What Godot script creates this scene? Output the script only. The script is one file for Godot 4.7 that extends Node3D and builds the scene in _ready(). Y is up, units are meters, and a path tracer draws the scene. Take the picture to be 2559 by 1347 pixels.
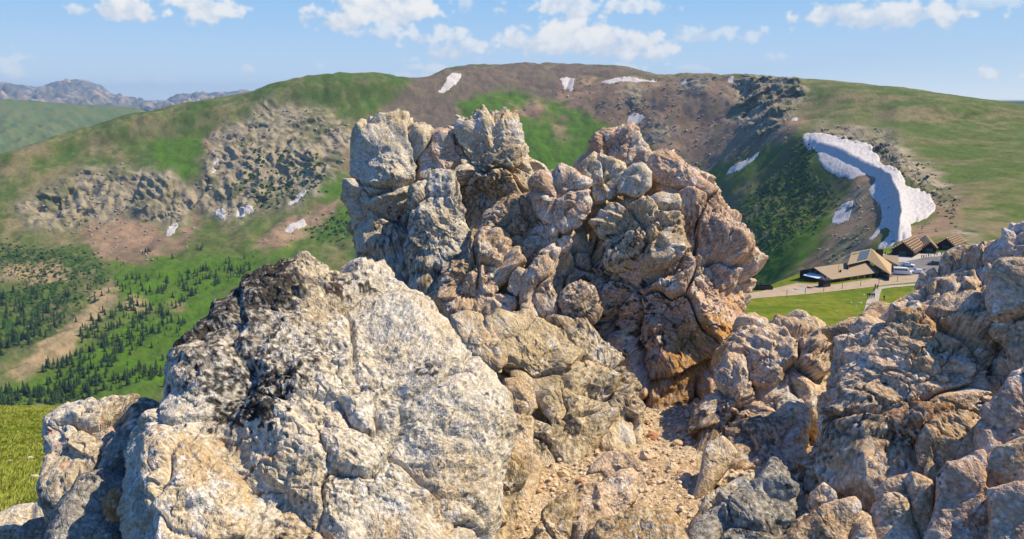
extends Node3D

# ---------------------------------------------------------------- survey helpers
# The camera stands on the summit outcrop; eye at (0, 1.65, 0), looking along -z.
# Sight lines measured on the photograph (2559 x 1347) are turned into world points
# with a distance or a ground height of their own.
const EYE := Vector3(0, 1.65, 0)
const FOCAL := 1970.0
const PITCH := -12.1
const PLAZA := -60.35
var right_dir := Vector3.RIGHT
var up_dir := Vector3.UP
var fwd_dir := Vector3.FORWARD
var used_names := {}

func ray(u: float, v: float) -> Vector3:
	return (fwd_dir * FOCAL + right_dir * (u - 1279.5) - up_dir * (v - 673.5)).normalized()

func at(u: float, v: float, dist: float) -> Vector3:
	return EYE + ray(u, v) * dist

func at_r(u: float, v: float, r: float) -> Vector3:
	var d := ray(u, v)
	return EYE + d * (r / Vector2(d.x, d.z).length())

func at_depth(u: float, v: float, depth: float) -> Vector3:
	var d := ray(u, v)
	return EYE + d * (depth / maxf(-d.z, 0.05))

func at_height(u: float, v: float, y: float) -> Vector3:
	var d := ray(u, v)
	return EYE + d * ((y - EYE.y) / d.y)

func lin(hex: int) -> Color:
	return Color(((hex >> 16) & 255) / 255.0, ((hex >> 8) & 255) / 255.0, (hex & 255) / 255.0).srgb_to_linear()

func sm(a: float, b: float, x: float) -> float:
	var t := clampf((x - a) / (b - a), 0.0, 1.0)
	return t * t * (3.0 - 2.0 * t)

func numbered(called: String) -> String:
	var n: int = used_names.get(called, 0)
	used_names[called] = n + 1
	return called if n == 0 else "%s_%03d" % [called, n]

func tag(o: Node, label: String, category: String, group := "") -> void:
	o.set_meta("label", label)
	o.set_meta("category", category)
	if group != "":
		o.set_meta("group", group)

func thing(called: String, label: String, category: String, where := Vector3.ZERO, turn := 0.0, group := "") -> Node3D:
	var o := Node3D.new()
	o.name = numbered(called)
	add_child(o)
	o.position = where
	o.rotation.y = turn
	tag(o, label, category, group)
	return o

func part(called: String, mesh: Mesh, mat: Material, parent: Node3D, where := Vector3.ZERO, turn := Vector3.ZERO) -> MeshInstance3D:
	var o := MeshInstance3D.new()
	o.name = called
	o.mesh = mesh
	o.material_override = mat
	o.position = where
	o.rotation = turn
	parent.add_child(o, true)
	return o

func structure(called: String, mesh: Mesh, mat: Material) -> MeshInstance3D:
	var o := MeshInstance3D.new()
	o.name = numbered(called)
	o.mesh = mesh
	o.material_override = mat
	add_child(o)
	o.set_meta("kind", "structure")
	return o

func noise(sd: int, freq: float, oct := 1, kind := FastNoiseLite.TYPE_SIMPLEX_SMOOTH) -> FastNoiseLite:
	var n := FastNoiseLite.new()
	n.seed = sd
	n.noise_type = kind
	n.frequency = freq
	n.fractal_type = FastNoiseLite.FRACTAL_NONE if oct <= 1 else FastNoiseLite.FRACTAL_FBM
	n.fractal_octaves = maxi(oct, 1)
	return n

func ridged(sd: int, freq: float, oct := 3) -> FastNoiseLite:
	var n := noise(sd, freq, oct)
	n.fractal_type = FastNoiseLite.FRACTAL_RIDGED
	return n

func cellular(sd: int, freq: float, ret: int, warp := 0.0) -> FastNoiseLite:
	var n := noise(sd, freq, 1, FastNoiseLite.TYPE_CELLULAR)
	n.cellular_return_type = ret
	n.cellular_distance_function = FastNoiseLite.DISTANCE_EUCLIDEAN
	n.cellular_jitter = 1.0
	if warp > 0.0:
		n.domain_warp_enabled = true
		n.domain_warp_amplitude = warp
		n.domain_warp_frequency = freq * 1.7
		n.domain_warp_fractal_type = FastNoiseLite.DOMAIN_WARP_FRACTAL_NONE
	return n

func grid_mesh(pos: PackedVector3Array, col: PackedColorArray, w: int, h: int) -> ArrayMesh:
	# w vertices across, h along; faces up when rows go away from the viewer and columns to the right
	var nor := PackedVector3Array()
	nor.resize(w * h)
	for j in h:
		for i in w:
			var a := pos[j * w + mini(i + 1, w - 1)] - pos[j * w + maxi(i - 1, 0)]
			var b := pos[mini(j + 1, h - 1) * w + i] - pos[maxi(j - 1, 0) * w + i]
			nor[j * w + i] = a.cross(b).normalized()
	var idx := PackedInt32Array()
	idx.resize((w - 1) * (h - 1) * 6)
	var k := 0
	for j in h - 1:
		for i in w - 1:
			var q := j * w + i
			idx[k] = q; idx[k + 1] = q + w; idx[k + 2] = q + 1
			idx[k + 3] = q + 1; idx[k + 4] = q + w; idx[k + 5] = q + w + 1
			k += 6
	return array_mesh(pos, nor, col, idx)

func array_mesh(pos: PackedVector3Array, nor: PackedVector3Array, col: PackedColorArray, idx: PackedInt32Array) -> ArrayMesh:
	var a := []
	a.resize(Mesh.ARRAY_MAX)
	a[Mesh.ARRAY_VERTEX] = pos
	a[Mesh.ARRAY_NORMAL] = nor
	if col.size() == pos.size():
		a[Mesh.ARRAY_COLOR] = col
	a[Mesh.ARRAY_INDEX] = idx
	var m := ArrayMesh.new()
	m.add_surface_from_arrays(Mesh.PRIMITIVE_TRIANGLES, a)
	return m

func plain(hex: int, rough := 0.9, metal := 0.0) -> StandardMaterial3D:
	var m := StandardMaterial3D.new()
	m.albedo_color = Color.hex((hex << 8) | 255)
	m.roughness = rough
	m.metallic = metal
	return m

func tinted(rough := 1.0) -> StandardMaterial3D:
	var m := StandardMaterial3D.new()
	m.vertex_color_use_as_albedo = true
	m.roughness = rough
	m.metallic_specular = 0.25
	return m

# ---------------------------------------------------------------- sky
func cloud(im: Image, az: float, el: float, wide: float, high: float, thick: float, sd: int) -> void:
	# az, el, sizes in degrees; a heap with a flatter base
	var W := im.get_width()
	var H := im.get_height()
	var k := W / 360.0
	var n := noise(sd, 0.62 / maxf(high, 0.8), 5)
	n.fractal_gain = 0.6
	var body := noise(sd + 71, 0.28 / maxf(high, 0.8), 2)
	var x0 := int((az - wide * 1.3) * k)
	var x1 := int((az + wide * 1.3) * k)
	var y0 := int((90.0 - el - high * 1.6) * H / 180.0)
	var y1 := mini(int((90.0 - el + high * 1.4) * H / 180.0), H / 2 - 1)
	for y in range(maxi(y0, 0), y1 + 1):
		for x in range(x0, x1 + 1):
			var a := x / k - az
			var e := 90.0 - y * 180.0 / H - el
			var dx := a / wide
			var dy := e / (high * (1.0 if e > 0.0 else 0.75))
			var f := n.get_noise_2d(a, e * 1.25)
			var g := body.get_noise_2d(a, e * 1.6 + 40.0)
			var d := 1.0 - sqrt(dx * dx + dy * dy) + f * 0.95 + g * 0.7 - 0.06
			var al := sm(0.0, 0.42, d) * thick
			if al <= 0.004:
				continue
			var lit := sm(-0.7, 0.8, e / high + f * 1.6 + a / wide * 0.35)
			var c := Color(0.84, 0.885, 0.95).lerp(Color(1.0, 1.0, 1.0), clampf(lit * 0.75 + d * 0.35, 0.0, 1.0))
			var px := posmod(x, W)
			im.set_pixel(px, y, im.get_pixel(px, y).lerp(c, minf(al, 1.0)))

func build_sky(sun: Vector3) -> Sky:
	var sw := 512
	var sh := 256
	# straight ahead is the left edge of the panorama; a few columns more on both sides keep that seam smooth
	var im := Image.create(sw + 16, sh, false, Image.FORMAT_RGB8)
	for y in sh:
		var el := (0.5 - (y + 0.5) / sh) * PI
		for x in sw + 16:
			var az := (x - 8 + 0.5) / sw * TAU
			var c := Color(0.36, 0.38, 0.32)
			if el > -0.02:
				var d := Vector3(sin(az) * cos(el), sin(el), -cos(az) * cos(el))
				var t := clampf(el / deg_to_rad(15.0), 0.0, 1.0)
				c = Color(0.93, 0.97, 1.0).lerp(Color(0.335, 0.66, 0.99), pow(t, 0.85))
				c = c.lerp(Color(0.17, 0.40, 0.80), sm(deg_to_rad(11.0), deg_to_rad(60.0), el))
				var s := maxf(d.dot(sun), 0.0)
				c = c.lerp(Color(0.84, 0.93, 0.97), clampf(0.55 * pow(s, 3.0) + 0.4 * pow(s, 24.0), 0.0, 1.0) * (1.0 - 0.25 * t))
			im.set_pixel(x, y, c)
	im.resize(4096 + 128, 2048, Image.INTERPOLATE_CUBIC)
	im = im.get_region(Rect2i(64, 0, 4096, 2048))
	# the clouds in view: sight-line u, v, half width, half height on the photograph, thickness
	var seen := [[310, 14, 62, 30, 1.0], [205, 22, 48, 12, 0.75], [500, 26, 70, 34, 0.95], [960, 20, 128, 46, 1.0], [850, 45, 80, 34, 0.9], [985, 85, 80, 26, 0.75],
		[1165, 112, 112, 36, 0.85], [1480, 106, 165, 48, 1.0], [1360, 112, 70, 32, 0.8], [1585, 128, 80, 32, 0.9], [1390, 12, 110, 30, 0.85], [1570, 20, 58, 22, 0.8], [1650, 16, 36, 14, 0.5],
		[1775, 88, 120, 18, 0.6], [2220, 34, 165, 30, 0.9], [2095, 14, 52, 10, 0.5], [2480, 10, 80, 16, 0.5], [1930, 137, 32, 10, 0.45], [2490, 183, 48, 13, 0.75], [625, 176, 14, 13, 0.55],
		[795, 164, 17, 10, 0.4], [12, 182, 42, 34, 0.6], [1080, 178, 60, 14, 0.6], [1010, 190, 60, 10, 0.5], [1720, 172, 55, 8, 0.35], [1165, 12, 30, 18, 0.5], [1030, 150, 20, 8, 0.35], [1540, 168, 60, 10, 0.5], [330, 205, 180, 14, 0.18]]
	var i := 0
	for s in seen:
		var d := ray(s[0], s[1])
		cloud(im, rad_to_deg(atan2(d.x, -d.z)), rad_to_deg(asin(d.y)), s[2] / 29.0, s[3] / 29.0, s[4], 300 + i)
		i += 1
	var rng := RandomNumberGenerator.new()
	rng.seed = 77
	for k in 80:
		var az := rng.randf_range(38.0, 322.0)
		var el := 2.0 + 38.0 * pow(rng.randf(), 1.4)
		var s := rng.randf_range(0.5, 1.3) * (1.0 + el * 0.03)
		cloud(im, az if az < 180.0 else az - 360.0, el, 2.6 * s, 0.9 * s, rng.randf_range(0.5, 1.0), 900 + k)
	var mat := PanoramaSkyMaterial.new()
	mat.panorama = ImageTexture.create_from_image(im)
	var sky := Sky.new()
	sky.sky_material = mat
	return sky

# ---------------------------------------------------------------- interpolation of surveyed profiles
func hermite(a: float, b: float, c: float, d: float, t: float) -> float:
	var m1 := (c - a) * 0.5
	var m2 := (d - b) * 0.5
	# keep it monotone so that slopes do not overshoot
	if (c - b) == 0.0 or m1 * (c - b) < 0.0:
		m1 = 0.0
	if (c - b) == 0.0 or m2 * (c - b) < 0.0:
		m2 = 0.0
	m1 = clampf(m1, -3.0 * absf(c - b), 3.0 * absf(c - b))
	m2 = clampf(m2, -3.0 * absf(c - b), 3.0 * absf(c - b))
	var t2 := t * t
	var t3 := t2 * t
	return b * (2.0 * t3 - 3.0 * t2 + 1.0) + m1 * (t3 - 2.0 * t2 + t) + c * (-2.0 * t3 + 3.0 * t2) + m2 * (t3 - t2)

func along(xs: Array, ys: Array, x: float) -> float:
	# piecewise cubic through unevenly spaced points, never overshooting
	var n := xs.size()
	if x <= xs[0]:
		return ys[0]
	if x >= xs[n - 1]:
		return ys[n - 1]
	var i := 0
	while xs[i + 1] < x:
		i += 1
	var h: float = xs[i + 1] - xs[i]
	var s: float = (ys[i + 1] - ys[i]) / h
	var m1 := s
	var m2 := s
	if i > 0:
		var sa: float = (ys[i] - ys[i - 1]) / (xs[i] - xs[i - 1])
		m1 = 0.0 if sa * s <= 0.0 else 2.0 * sa * s / (sa + s)
	if i < n - 2:
		var sb: float = (ys[i + 2] - ys[i + 1]) / (xs[i + 2] - xs[i + 1])
		m2 = 0.0 if sb * s <= 0.0 else 2.0 * sb * s / (sb + s)
	var t: float = (x - xs[i]) / h
	var t2 := t * t
	var t3 := t2 * t
	return ys[i] * (2.0 * t3 - 3.0 * t2 + 1.0) + m1 * h * (t3 - 2.0 * t2 + t) + ys[i + 1] * (-2.0 * t3 + 3.0 * t2) + m2 * h * (t3 - t2)

# masks of ground cover: outlines on the photograph, rasterised on a coarse grid and softened
const MU0 := -800.0
const MV0 := 100.0
const MSTEP := 8.0
const MW := 530
const MH := 150
func cover_mask(polys: Array, blur: int) -> PackedFloat32Array:
	var g := PackedFloat32Array()
	g.resize(MW * MH)
	for p in polys:
		var pts := PackedVector2Array()
		var lo := Vector2(1e9, 1e9)
		var hi := Vector2(-1e9, -1e9)
		for k in range(0, p.size(), 2):
			var q := Vector2((p[k] - MU0) / MSTEP, (p[k + 1] - MV0) / MSTEP)
			pts.append(q)
			lo = lo.min(q)
			hi = hi.max(q)
		for y in range(maxi(int(lo.y), 0), mini(int(hi.y) + 2, MH)):
			for x in range(maxi(int(lo.x), 0), mini(int(hi.x) + 2, MW)):
				if Geometry2D.is_point_in_polygon(Vector2(x, y), pts):
					g[y * MW + x] = 1.0
	for pass_ in blur:
		for axis in 2:
			var o := g.duplicate()
			var st := 1 if axis == 0 else MW
			for k in range(MW, MW * (MH - 1)):
				g[k] = (o[k - st] + o[k] + o[k + st]) / 3.0
	return g

func mask_at(g: PackedFloat32Array, u: float, v: float) -> float:
	var x := clampf((u - MU0) / MSTEP, 0.0, MW - 2.0)
	var y := clampf((v - MV0) / MSTEP, 0.0, MH - 2.0)
	var i := int(x)
	var j := int(y)
	var fx := x - i
	var fy := y - j
	var k := j * MW + i
	return lerpf(lerpf(g[k], g[k + 1], fx), lerpf(g[k + MW], g[k + MW + 1], fx), fy)

# ---------------------------------------------------------------- the cirque
# Profiles on sight lines: for each bearing (given by its column on the photograph) the rows and horizontal
# distances at which the ground is met, from the valley floor up to the skyline and behind it.
const CIRQUE := [
	[-800, 1150,520, 1000,640, 850,760, 740,880, 690,960, 650,1010, 620,1050, 590,1090, 560,1130, 700,1500],
	[-300, 1150,500, 1000,610, 850,740, 700,900, 640,980, 590,1050, 550,1100, 510,1140, 470,1180, 600,1600],
	[0, 1120,490, 980,600, 830,745, 680,950, 610,1040, 540,1100, 480,1140, 430,1180, 383,1230, 500,1700],
	[200, 1110,490, 970,610, 820,755, 690,930, 630,1030, 545,1130, 450,1190, 380,1260, 318,1340, 450,1800],
	[345, 1105,495, 965,615, 815,762, 685,940, 620,1045, 555,1135, 445,1200, 362,1290, 279,1395, 420,1850],
	[450, 1100,505, 958,625, 808,775, 680,950, 605,1065, 550,1148, 430,1220, 340,1320, 260,1430, 400,1900],
	[600, 1090,520, 950,640, 800,790, 680,950, 590,1080, 520,1170, 400,1250, 310,1350, 232,1480, 380,2000],
	[750, 1080,540, 940,660, 790,810, 680,950, 600,1070, 490,1190, 370,1290, 280,1390, 192,1510, 370,2000],
	[900, 1080,560, 930,680, 780,830, 670,980, 580,1100, 460,1230, 350,1330, 260,1430, 177,1540, 370,2000],
	[1045, 1070,570, 920,700, 770,850, 650,1010, 560,1130, 450,1260, 350,1360, 270,1470, 197,1600, 370,2200],
	[1120, 1065,570, 915,710, 765,860, 640,1020, 545,1140, 440,1265, 340,1375, 250,1500, 169,1690, 370,2300],
	[1200, 1060,570, 910,720, 760,870, 630,1030, 530,1150, 430,1270, 330,1390, 240,1530, 158,1750, 360,2300],
	[1400, 1060,570, 900,730, 750,880, 620,1040, 520,1140, 430,1250, 330,1380, 230,1550, 156,1800, 360,2300],
	[1560, 1050,560, 890,720, 750,860, 610,1000, 510,1120, 410,1250, 310,1370, 215,1480, 165,1760, 350,2200],
	[1640, 1040,540, 880,690, 745,820, 610,960, 515,1080, 415,1210, 310,1330, 215,1440, 183,1620, 340,2100],
	[1750, 1020,500, 870,620, 750,740, 620,880, 520,1010, 420,1140, 310,1270, 215,1370, 184,1480, 330,2000],
	[1880, 950,450, 800,500, 720,570, 620,680, 520,810, 420,960, 310,1130, 215,1300, 187,1400, 330,1900],
	[2000, 830,420, 710,450, 640,530, 570,620, 490,730, 400,830, 330,920, 255,1120, 194,1290, 330,1800],
	[2120, 790,370, 690,390, 625,450, 560,530, 490,620, 415,700, 360,800, 285,960, 204,1220, 330,1800],
	[2200, 760,345, 670,355, 625,370, 570,440, 505,520, 440,610, 395,690, 305,890, 212,1180, 340,1800],
	[2250, 745,330, 660,340, 618,346, 570,395, 505,470, 440,570, 390,660, 308,850, 217,1150, 350,1800],
	[2350, 720,300, 650,312, 608,342, 560,388, 500,458, 440,560, 375,690, 303,850, 231,1080, 360,1800],
	[2559, 720,300, 645,315, 600,345, 545,395, 480,470, 420,570, 370,680, 315,830, 262,1000, 390,1700],
	[2900, 740,290, 660,310, 615,340, 565,385, 510,450, 455,540, 410,640, 360,770, 315,920, 450,1600],
	[3400, 780,270, 700,300, 660,330, 620,370, 570,420, 525,500, 485,590, 440,700, 400,830, 540,1500],
]
var cq_us := []
var cq_v := []
var cq_r := []
var n_hill: FastNoiseLite
var n_hum: FastNoiseLite
var n_rib: FastNoiseLite
var n_rib2: FastNoiseLite
var n_blk: FastNoiseLite
var n_run: FastNoiseLite
var n_gul: FastNoiseLite
var n_patch: FastNoiseLite
var n_mott: FastNoiseLite
var n_speck: FastNoiseLite
var n_warp: FastNoiseLite
var m_cliff: PackedFloat32Array
var m_scree: PackedFloat32Array
var m_sand: PackedFloat32Array
var m_dark: PackedFloat32Array
var m_green: PackedFloat32Array
var m_shrub: PackedFloat32Array
var m_tan: PackedFloat32Array

func prepare_cirque() -> void:
	for k in 10:
		cq_v.append([])
		cq_r.append([])
	for c in CIRQUE:
		cq_us.append(float(c[0]))
		for k in 10:
			cq_v[k].append(float(c[1 + 2 * k]))
			cq_r[k].append(float(c[2 + 2 * k]))
	n_hill = noise(11, 1.0 / 150.0, 3)
	n_hum = noise(12, 1.0 / 26.0, 3)
	n_rib = ridged(13, 1.0 / 95.0, 5)
	n_rib2 = noise(14, 1.0 / 14.0, 3)
	n_blk = cellular(20, 1.0 / 38.0, FastNoiseLite.RETURN_CELL_VALUE, 14.0)
	n_run = noise(22, 1.0 / 18.0, 4)
	n_gul = ridged(15, 1.0 / 95.0, 2)
	n_patch = noise(16, 1.0 / 85.0, 4)
	n_mott = noise(17, 1.0 / 17.0, 3)
	n_speck = noise(18, 1.0 / 4.0, 2)
	n_warp = noise(19, 1.0 / 40.0, 3)
	m_cliff = cover_mask([
		[130,500, 170,470, 245,445, 270,440, 330,446, 430,450, 500,480, 515,430, 530,350, 548,325, 600,318, 625,350, 700,375, 770,400, 800,430, 790,475, 745,505, 640,525, 570,545, 520,520, 500,505, 440,562, 395,560, 345,540, 300,505, 265,530, 200,525],
		[40,520, 120,470, 230,430, 330,425, 440,440, 430,480, 330,520, 200,560, 90,570], [540,325, 640,300, 760,330, 860,380, 850,440, 780,470, 640,470, 560,420],
		[690,275, 780,262, 880,315, 870,370, 800,340, 720,310], [620,262, 700,255, 705,285, 640,285],
		[1830,215, 1880,188, 1990,192, 2015,225, 2010,250, 1960,295, 1915,340, 1870,350, 1845,300], [1690,195, 1780,190, 1760,220, 1700,215],
		[2015,325, 2120,318, 2220,335, 2280,385, 2330,430, 2395,490, 2380,520, 2300,460, 2210,390, 2100,350], [1560,215, 1610,215, 1600,255, 1565,250], [1630,315, 1680,310, 1660,345, 1620,345],
		[2090,520, 2150,470, 2160,500, 2110,545], [2060,640, 2150,560, 2170,580, 2110,640, 2060,670], [2370,560, 2450,570, 2440,600, 2380,590]], 4)
	m_scree = cover_mask([
		[225,460, 262,428, 285,470, 305,520, 350,560, 405,575, 430,590, 420,620, 370,645, 250,645, 220,600, 175,560, 225,510],
		[505,340, 530,322, 550,330, 545,380, 545,400, 525,450, 505,500, 498,470, 515,400], [425,610, 500,515, 520,510, 480,575, 440,630], [560,330, 620,330, 600,380, 565,370],
		[690,560, 750,540, 830,500, 860,500, 800,555, 730,600, 660,600], [860,340, 900,330, 900,440, 860,420, 840,380],
		[1380,240, 1400,195, 1500,190, 1700,195, 1840,195, 1840,290, 1870,330, 1790,350, 1730,380, 1660,400, 1600,330, 1530,310, 1480,270],
		[1690,400, 1750,370, 1870,335, 1990,290, 2030,300, 1950,350, 1820,400, 1730,420], [1270,270, 1340,250, 1370,290, 1330,300], [1390,300, 1410,300, 1415,350, 1395,350],
		[1990,700, 2080,570, 2140,470, 2160,420, 2240,420, 2200,560, 2160,620, 2090,660], [2040,320, 2150,325, 2240,375, 2330,430, 2410,500, 2390,570, 2290,610, 2340,530, 2335,480, 2200,400, 2080,350],
		[2230,600, 2290,560, 2330,570, 2290,620], [860,330, 960,280, 1000,330, 900,360], [640,600, 760,575, 720,610, 640,625]], 2)
	m_sand = cover_mask([[272,695, 288,693, 282,745, 252,795, 215,835, 165,880, 55,935, 20,935, 100,862, 180,800, 235,725], [0,655, 130,652, 165,672, 100,700, 0,705], [60,690, 160,680, 170,692, 60,715],
		[690,590, 760,577, 770,590, 690,605], [300,750, 360,745, 380,765, 320,775], [430,745, 460,750, 450,775, 430,770]], 1)
	m_dark = cover_mask([[1000,225, 1050,197, 1120,168, 1300,150, 1500,155, 1600,165, 1640,184, 1500,190, 1420,195, 1390,240, 1330,235, 1290,212, 1230,222, 1150,250, 1120,232, 1040,245],
		[965,262, 1040,232, 1110,238, 1150,265, 1145,300, 1080,345, 1010,330, 960,300], [1840,215, 1880,190, 1990,192, 1990,230, 1920,310, 1850,320, 1835,260], [1690,195, 1790,188, 1780,205, 1720,215], [1565,218, 1608,218, 1600,252, 1568,248]], 1)
	m_green = cover_mask([[265,655, 640,635, 640,700, 480,745, 420,760, 300,765, 290,700], [330,790, 520,750, 560,700, 480,900, 420,960, 200,990, 0,1030, 0,960, 120,930, 250,850],
		[1130,255, 1250,215, 1330,235, 1400,245, 1500,268, 1530,330, 1480,400, 1400,440, 1320,420, 1250,380, 1150,330], [790,440, 870,420, 890,600, 780,600, 720,640, 600,650, 640,600, 760,590],
		[1720,440, 1800,395, 1900,355, 1990,330, 1960,370, 1860,420, 1760,470], [380,340, 560,330, 540,400, 500,440, 400,440], [1860,640, 2000,560, 2090,520, 2020,640, 1940,700, 1850,740], [2060,610, 2160,585, 2140,610, 2060,650]], 4)
	m_shrub = cover_mask([[1850,500, 1900,450, 1960,425, 2060,445, 2095,500, 2050,560, 1990,590, 1930,640, 1890,700, 1850,720], [770,560, 890,535, 890,600, 800,600], [620,400, 700,380, 800,400, 800,470, 660,500, 600,470],
		[0,610, 180,630, 260,650, 270,690, 180,720, 80,715, 0,690], [0,740, 150,720, 250,730, 180,800, 100,860, 0,880], [2180,360, 2260,385, 2320,440, 2390,510, 2390,560, 2320,500, 2230,430], [1960,470, 2020,420, 2050,350, 2010,340, 1950,420]], 2)
	m_tan = cover_mask([[-400,600, -300,480, 0,385, 200,320, 330,292, 420,300, 380,360, 250,430, 150,480, 200,560, 230,640, 0,610], [2300,480, 2450,480, 2559,560, 2559,620, 2400,600], [1940,215, 2300,240, 2559,290, 2559,360, 2200,300, 2000,270], [560,240, 620,240, 560,300, 480,300]], 5)

func cq_profile(u: float) -> Array:
	var vs := []
	var rs := []
	for k in 10:
		vs.append(along(cq_us, cq_v[k], u))
		rs.append(along(cq_us, cq_r[k], u))
	return [vs, rs]

func cq_base(pr: Array, s: float) -> Vector2:
	var i := clampi(int(s), 0, 8)
	var t := s - i
	var vs: Array = pr[0]
	var rs: Array = pr[1]
	return Vector2(hermite(vs[maxi(i - 1, 0)], vs[i], vs[i + 1], vs[mini(i + 2, 9)], t), hermite(rs[maxi(i - 1, 0)], rs[i], rs[i + 1], rs[mini(i + 2, 9)], t))

func cq_point(u: float, v: float, r: float) -> Vector3:
	var b := at_depth(u, v, r)
	var w := n_warp.get_noise_2d(b.x, b.z) * 14.0
	var cl := mask_at(m_cliff, u + w, v + w * 0.6)
	var far := sm(330.0, 620.0, r) * (1.0 - 0.65 * sm(1960.0, 2080.0, u))
	var y := n_hill.get_noise_2d(b.x, b.z) * 5.0 * far + n_hum.get_noise_2d(b.x, b.z) * 0.7 * far
	y += n_run.get_noise_3d(b.x, b.y * 0.35, b.z * 0.5) * 1.2 * far
	y -= maxf(n_gul.get_noise_3d(b.x, b.y * 0.35, b.z), 0.0) * 4.0 * far
	if cl > 0.01:
		var q := n_rib.get_noise_3d(b.x, b.y * 0.75, b.z * 0.8)
		var q2 := 0.5 * n_rib2.get_noise_3d(b.x, b.y * 0.7, b.z)
		var bc := n_blk.get_noise_3d(b.x, b.y * 0.6, b.z)
		var bw := b.dot(Vector3(sin(bc * 37.0), 0.5 * sin(bc * 91.0), cos(bc * 53.0))) / 17.0
		q2 += (absf(bw - floorf(bw) - 0.5) - 0.25) * 1.1 + bc * 0.5
		var out := cl * (1.0 + 1.4 * sm(1780.0, 1850.0, u)) * (clampf(r / 1200.0, 0.3, 1.0)) * (q * 13.0 + q2 * 6.0)
		var h := Vector3(b.x, 0, b.z).normalized()
		b -= h * out
		y += cl * (q2 * 4.0 + absf(q) * 3.0) * clampf(r / 1200.0, 0.25, 1.0)
	var sh := mask_at(m_shrub, u, v)
	if sh > 0.02:
		y += sh * maxf(n_mott.get_noise_2d(b.x * 1.4, b.z * 1.4), 0.0) * 5.0
	b.y += y
	return b

# the ground at a sight line: searched on the profile of its bearing
func cq_at(u: float, v: float) -> Vector3:
	var pr := cq_profile(u)
	var lo := 0.0
	var hi := 8.0
	for k in 22:
		var mid := (lo + hi) * 0.5
		if cq_base(pr, mid).x > v:
			lo = mid
		else:
			hi = mid
	var b := cq_base(pr, lo)
	return cq_point(u, b.x, b.y)

func cq_color(u: float, v: float, p: Vector3) -> Color:
	var w := n_warp.get_noise_2d(p.x, p.z)
	var w2 := n_warp.get_noise_2d(p.z + 500.0, p.x)
	var a := n_patch.get_noise_3d(p.x, p.y, p.z)
	var m := n_mott.get_noise_3d(p.x, p.y * 0.5, p.z)
	var s := n_speck.get_noise_3d(p.x, p.y, p.z)
	var uu := u + w * 26.0 + m * 7.0
	var vv := v + w2 * 20.0 + m * 5.0
	var c := Color(0.082, 0.116, 0.026).lerp(Color(0.138, 0.132, 0.058), sm(-0.1, 0.6, a + m * 0.3))
	c = c.lerp(Color(0.052, 0.105, 0.018), sm(0.0, 0.55, -a + m * 0.4) * (0.8 if u < 1900.0 else 0.4))
	c = c.lerp(Color(0.205, 0.165, 0.095), mask_at(m_tan, uu, vv) * sm(-0.45, 0.5, a + m * 0.7) * 0.6)
	c = c.lerp(Color(0.060, 0.132, 0.007), clampf(mask_at(m_green, uu, vv) * 1.2, 0.0, 1.0) * (0.62 + 0.38 * sm(-0.4, 0.3, m)))
	c = c.lerp(Color(0.026, 0.066, 0.014), mask_at(m_shrub, uu, vv) * sm(-0.12, 0.12, m + s * 0.25))
	c = c.lerp(Color(0.27, 0.185, 0.125).lerp(Color(0.17, 0.115, 0.08), sm(-0.3, 0.4, a + s * 0.4)), clampf(mask_at(m_scree, uu, vv) * 1.35, 0.0, 1.0) * (0.75 + 0.25 * sm(-0.5, 0.1, m)))
	c = c.lerp(Color(0.34, 0.25, 0.15), mask_at(m_sand, uu, vv) * (0.8 + 0.2 * m))
	c = c.lerp(Color(0.150, 0.112, 0.090).lerp(Color(0.115, 0.090, 0.078), sm(-0.3, 0.4, m)), clampf(mask_at(m_dark, uu, vv) * 1.3, 0.0, 1.0) * 0.92)
	var cl := mask_at(m_cliff, uu, vv)
	if cl > 0.02:
		var rock := Color(0.33, 0.285, 0.20).lerp(Color(0.20, 0.175, 0.125), sm(-0.25, 0.3, m + s * 0.5))
		rock = rock.lerp(Color(0.045, 0.075, 0.02), sm(0.05, 0.35, a + m * 0.5) * 0.6)
		c = c.lerp(rock, clampf(cl * 1.5, 0.0, 1.0))
	# runnels: strips of turf and grit running down the fall line
	var rn := n_run.get_noise_3d(p.x, p.y * 0.35, p.z * 0.5)
	c = c.lerp(Color(0.17, 0.145, 0.085), sm(0.10, 0.5, rn + a * 0.5) * 0.35 * (1.0 - mask_at(m_green, u, v)))
	var k := 0.95 + 0.34 * s + 0.18 * m + 0.20 * rn
	return Color(c.r * k, c.g * k, c.b * k)

func cirque_strip(i: int, us: Array, rows: int, out: Array) -> void:
	var u: float = us[i]
	var pr := cq_profile(u)
	var ps := PackedVector3Array()
	var cs := PackedColorArray()
	for j in rows:
		var b := cq_base(pr, 9.0 * j / (rows - 1.0))
		var p := cq_point(u, b.x, b.y)
		ps.append(p)
		cs.append(cq_color(u, b.x, p))
	out[i] = [ps, cs]

func build_cirque() -> void:
	var us := []
	var u := -800.0
	while u < 3400.0:
		us.append(u)
		u += 3.3 if (u > -40.0 and u < 2600.0) else 24.0
	var rows := 316
	var out := []
	out.resize(us.size())
	var id := WorkerThreadPool.add_group_task(cirque_strip.bind(us, rows, out), us.size())
	WorkerThreadPool.wait_for_group_task_completion(id)
	var w := us.size()
	var pos := PackedVector3Array()
	var col := PackedColorArray()
	pos.resize(w * rows)
	col.resize(w * rows)
	for i in w:
		var ps: PackedVector3Array = out[i][0]
		var cs: PackedColorArray = out[i][1]
		for j in rows:
			pos[j * w + i] = ps[j]
			col[j * w + i] = cs[j]
	structure("mountain_terrain", grid_mesh(pos, col, w, rows), tinted())

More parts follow.
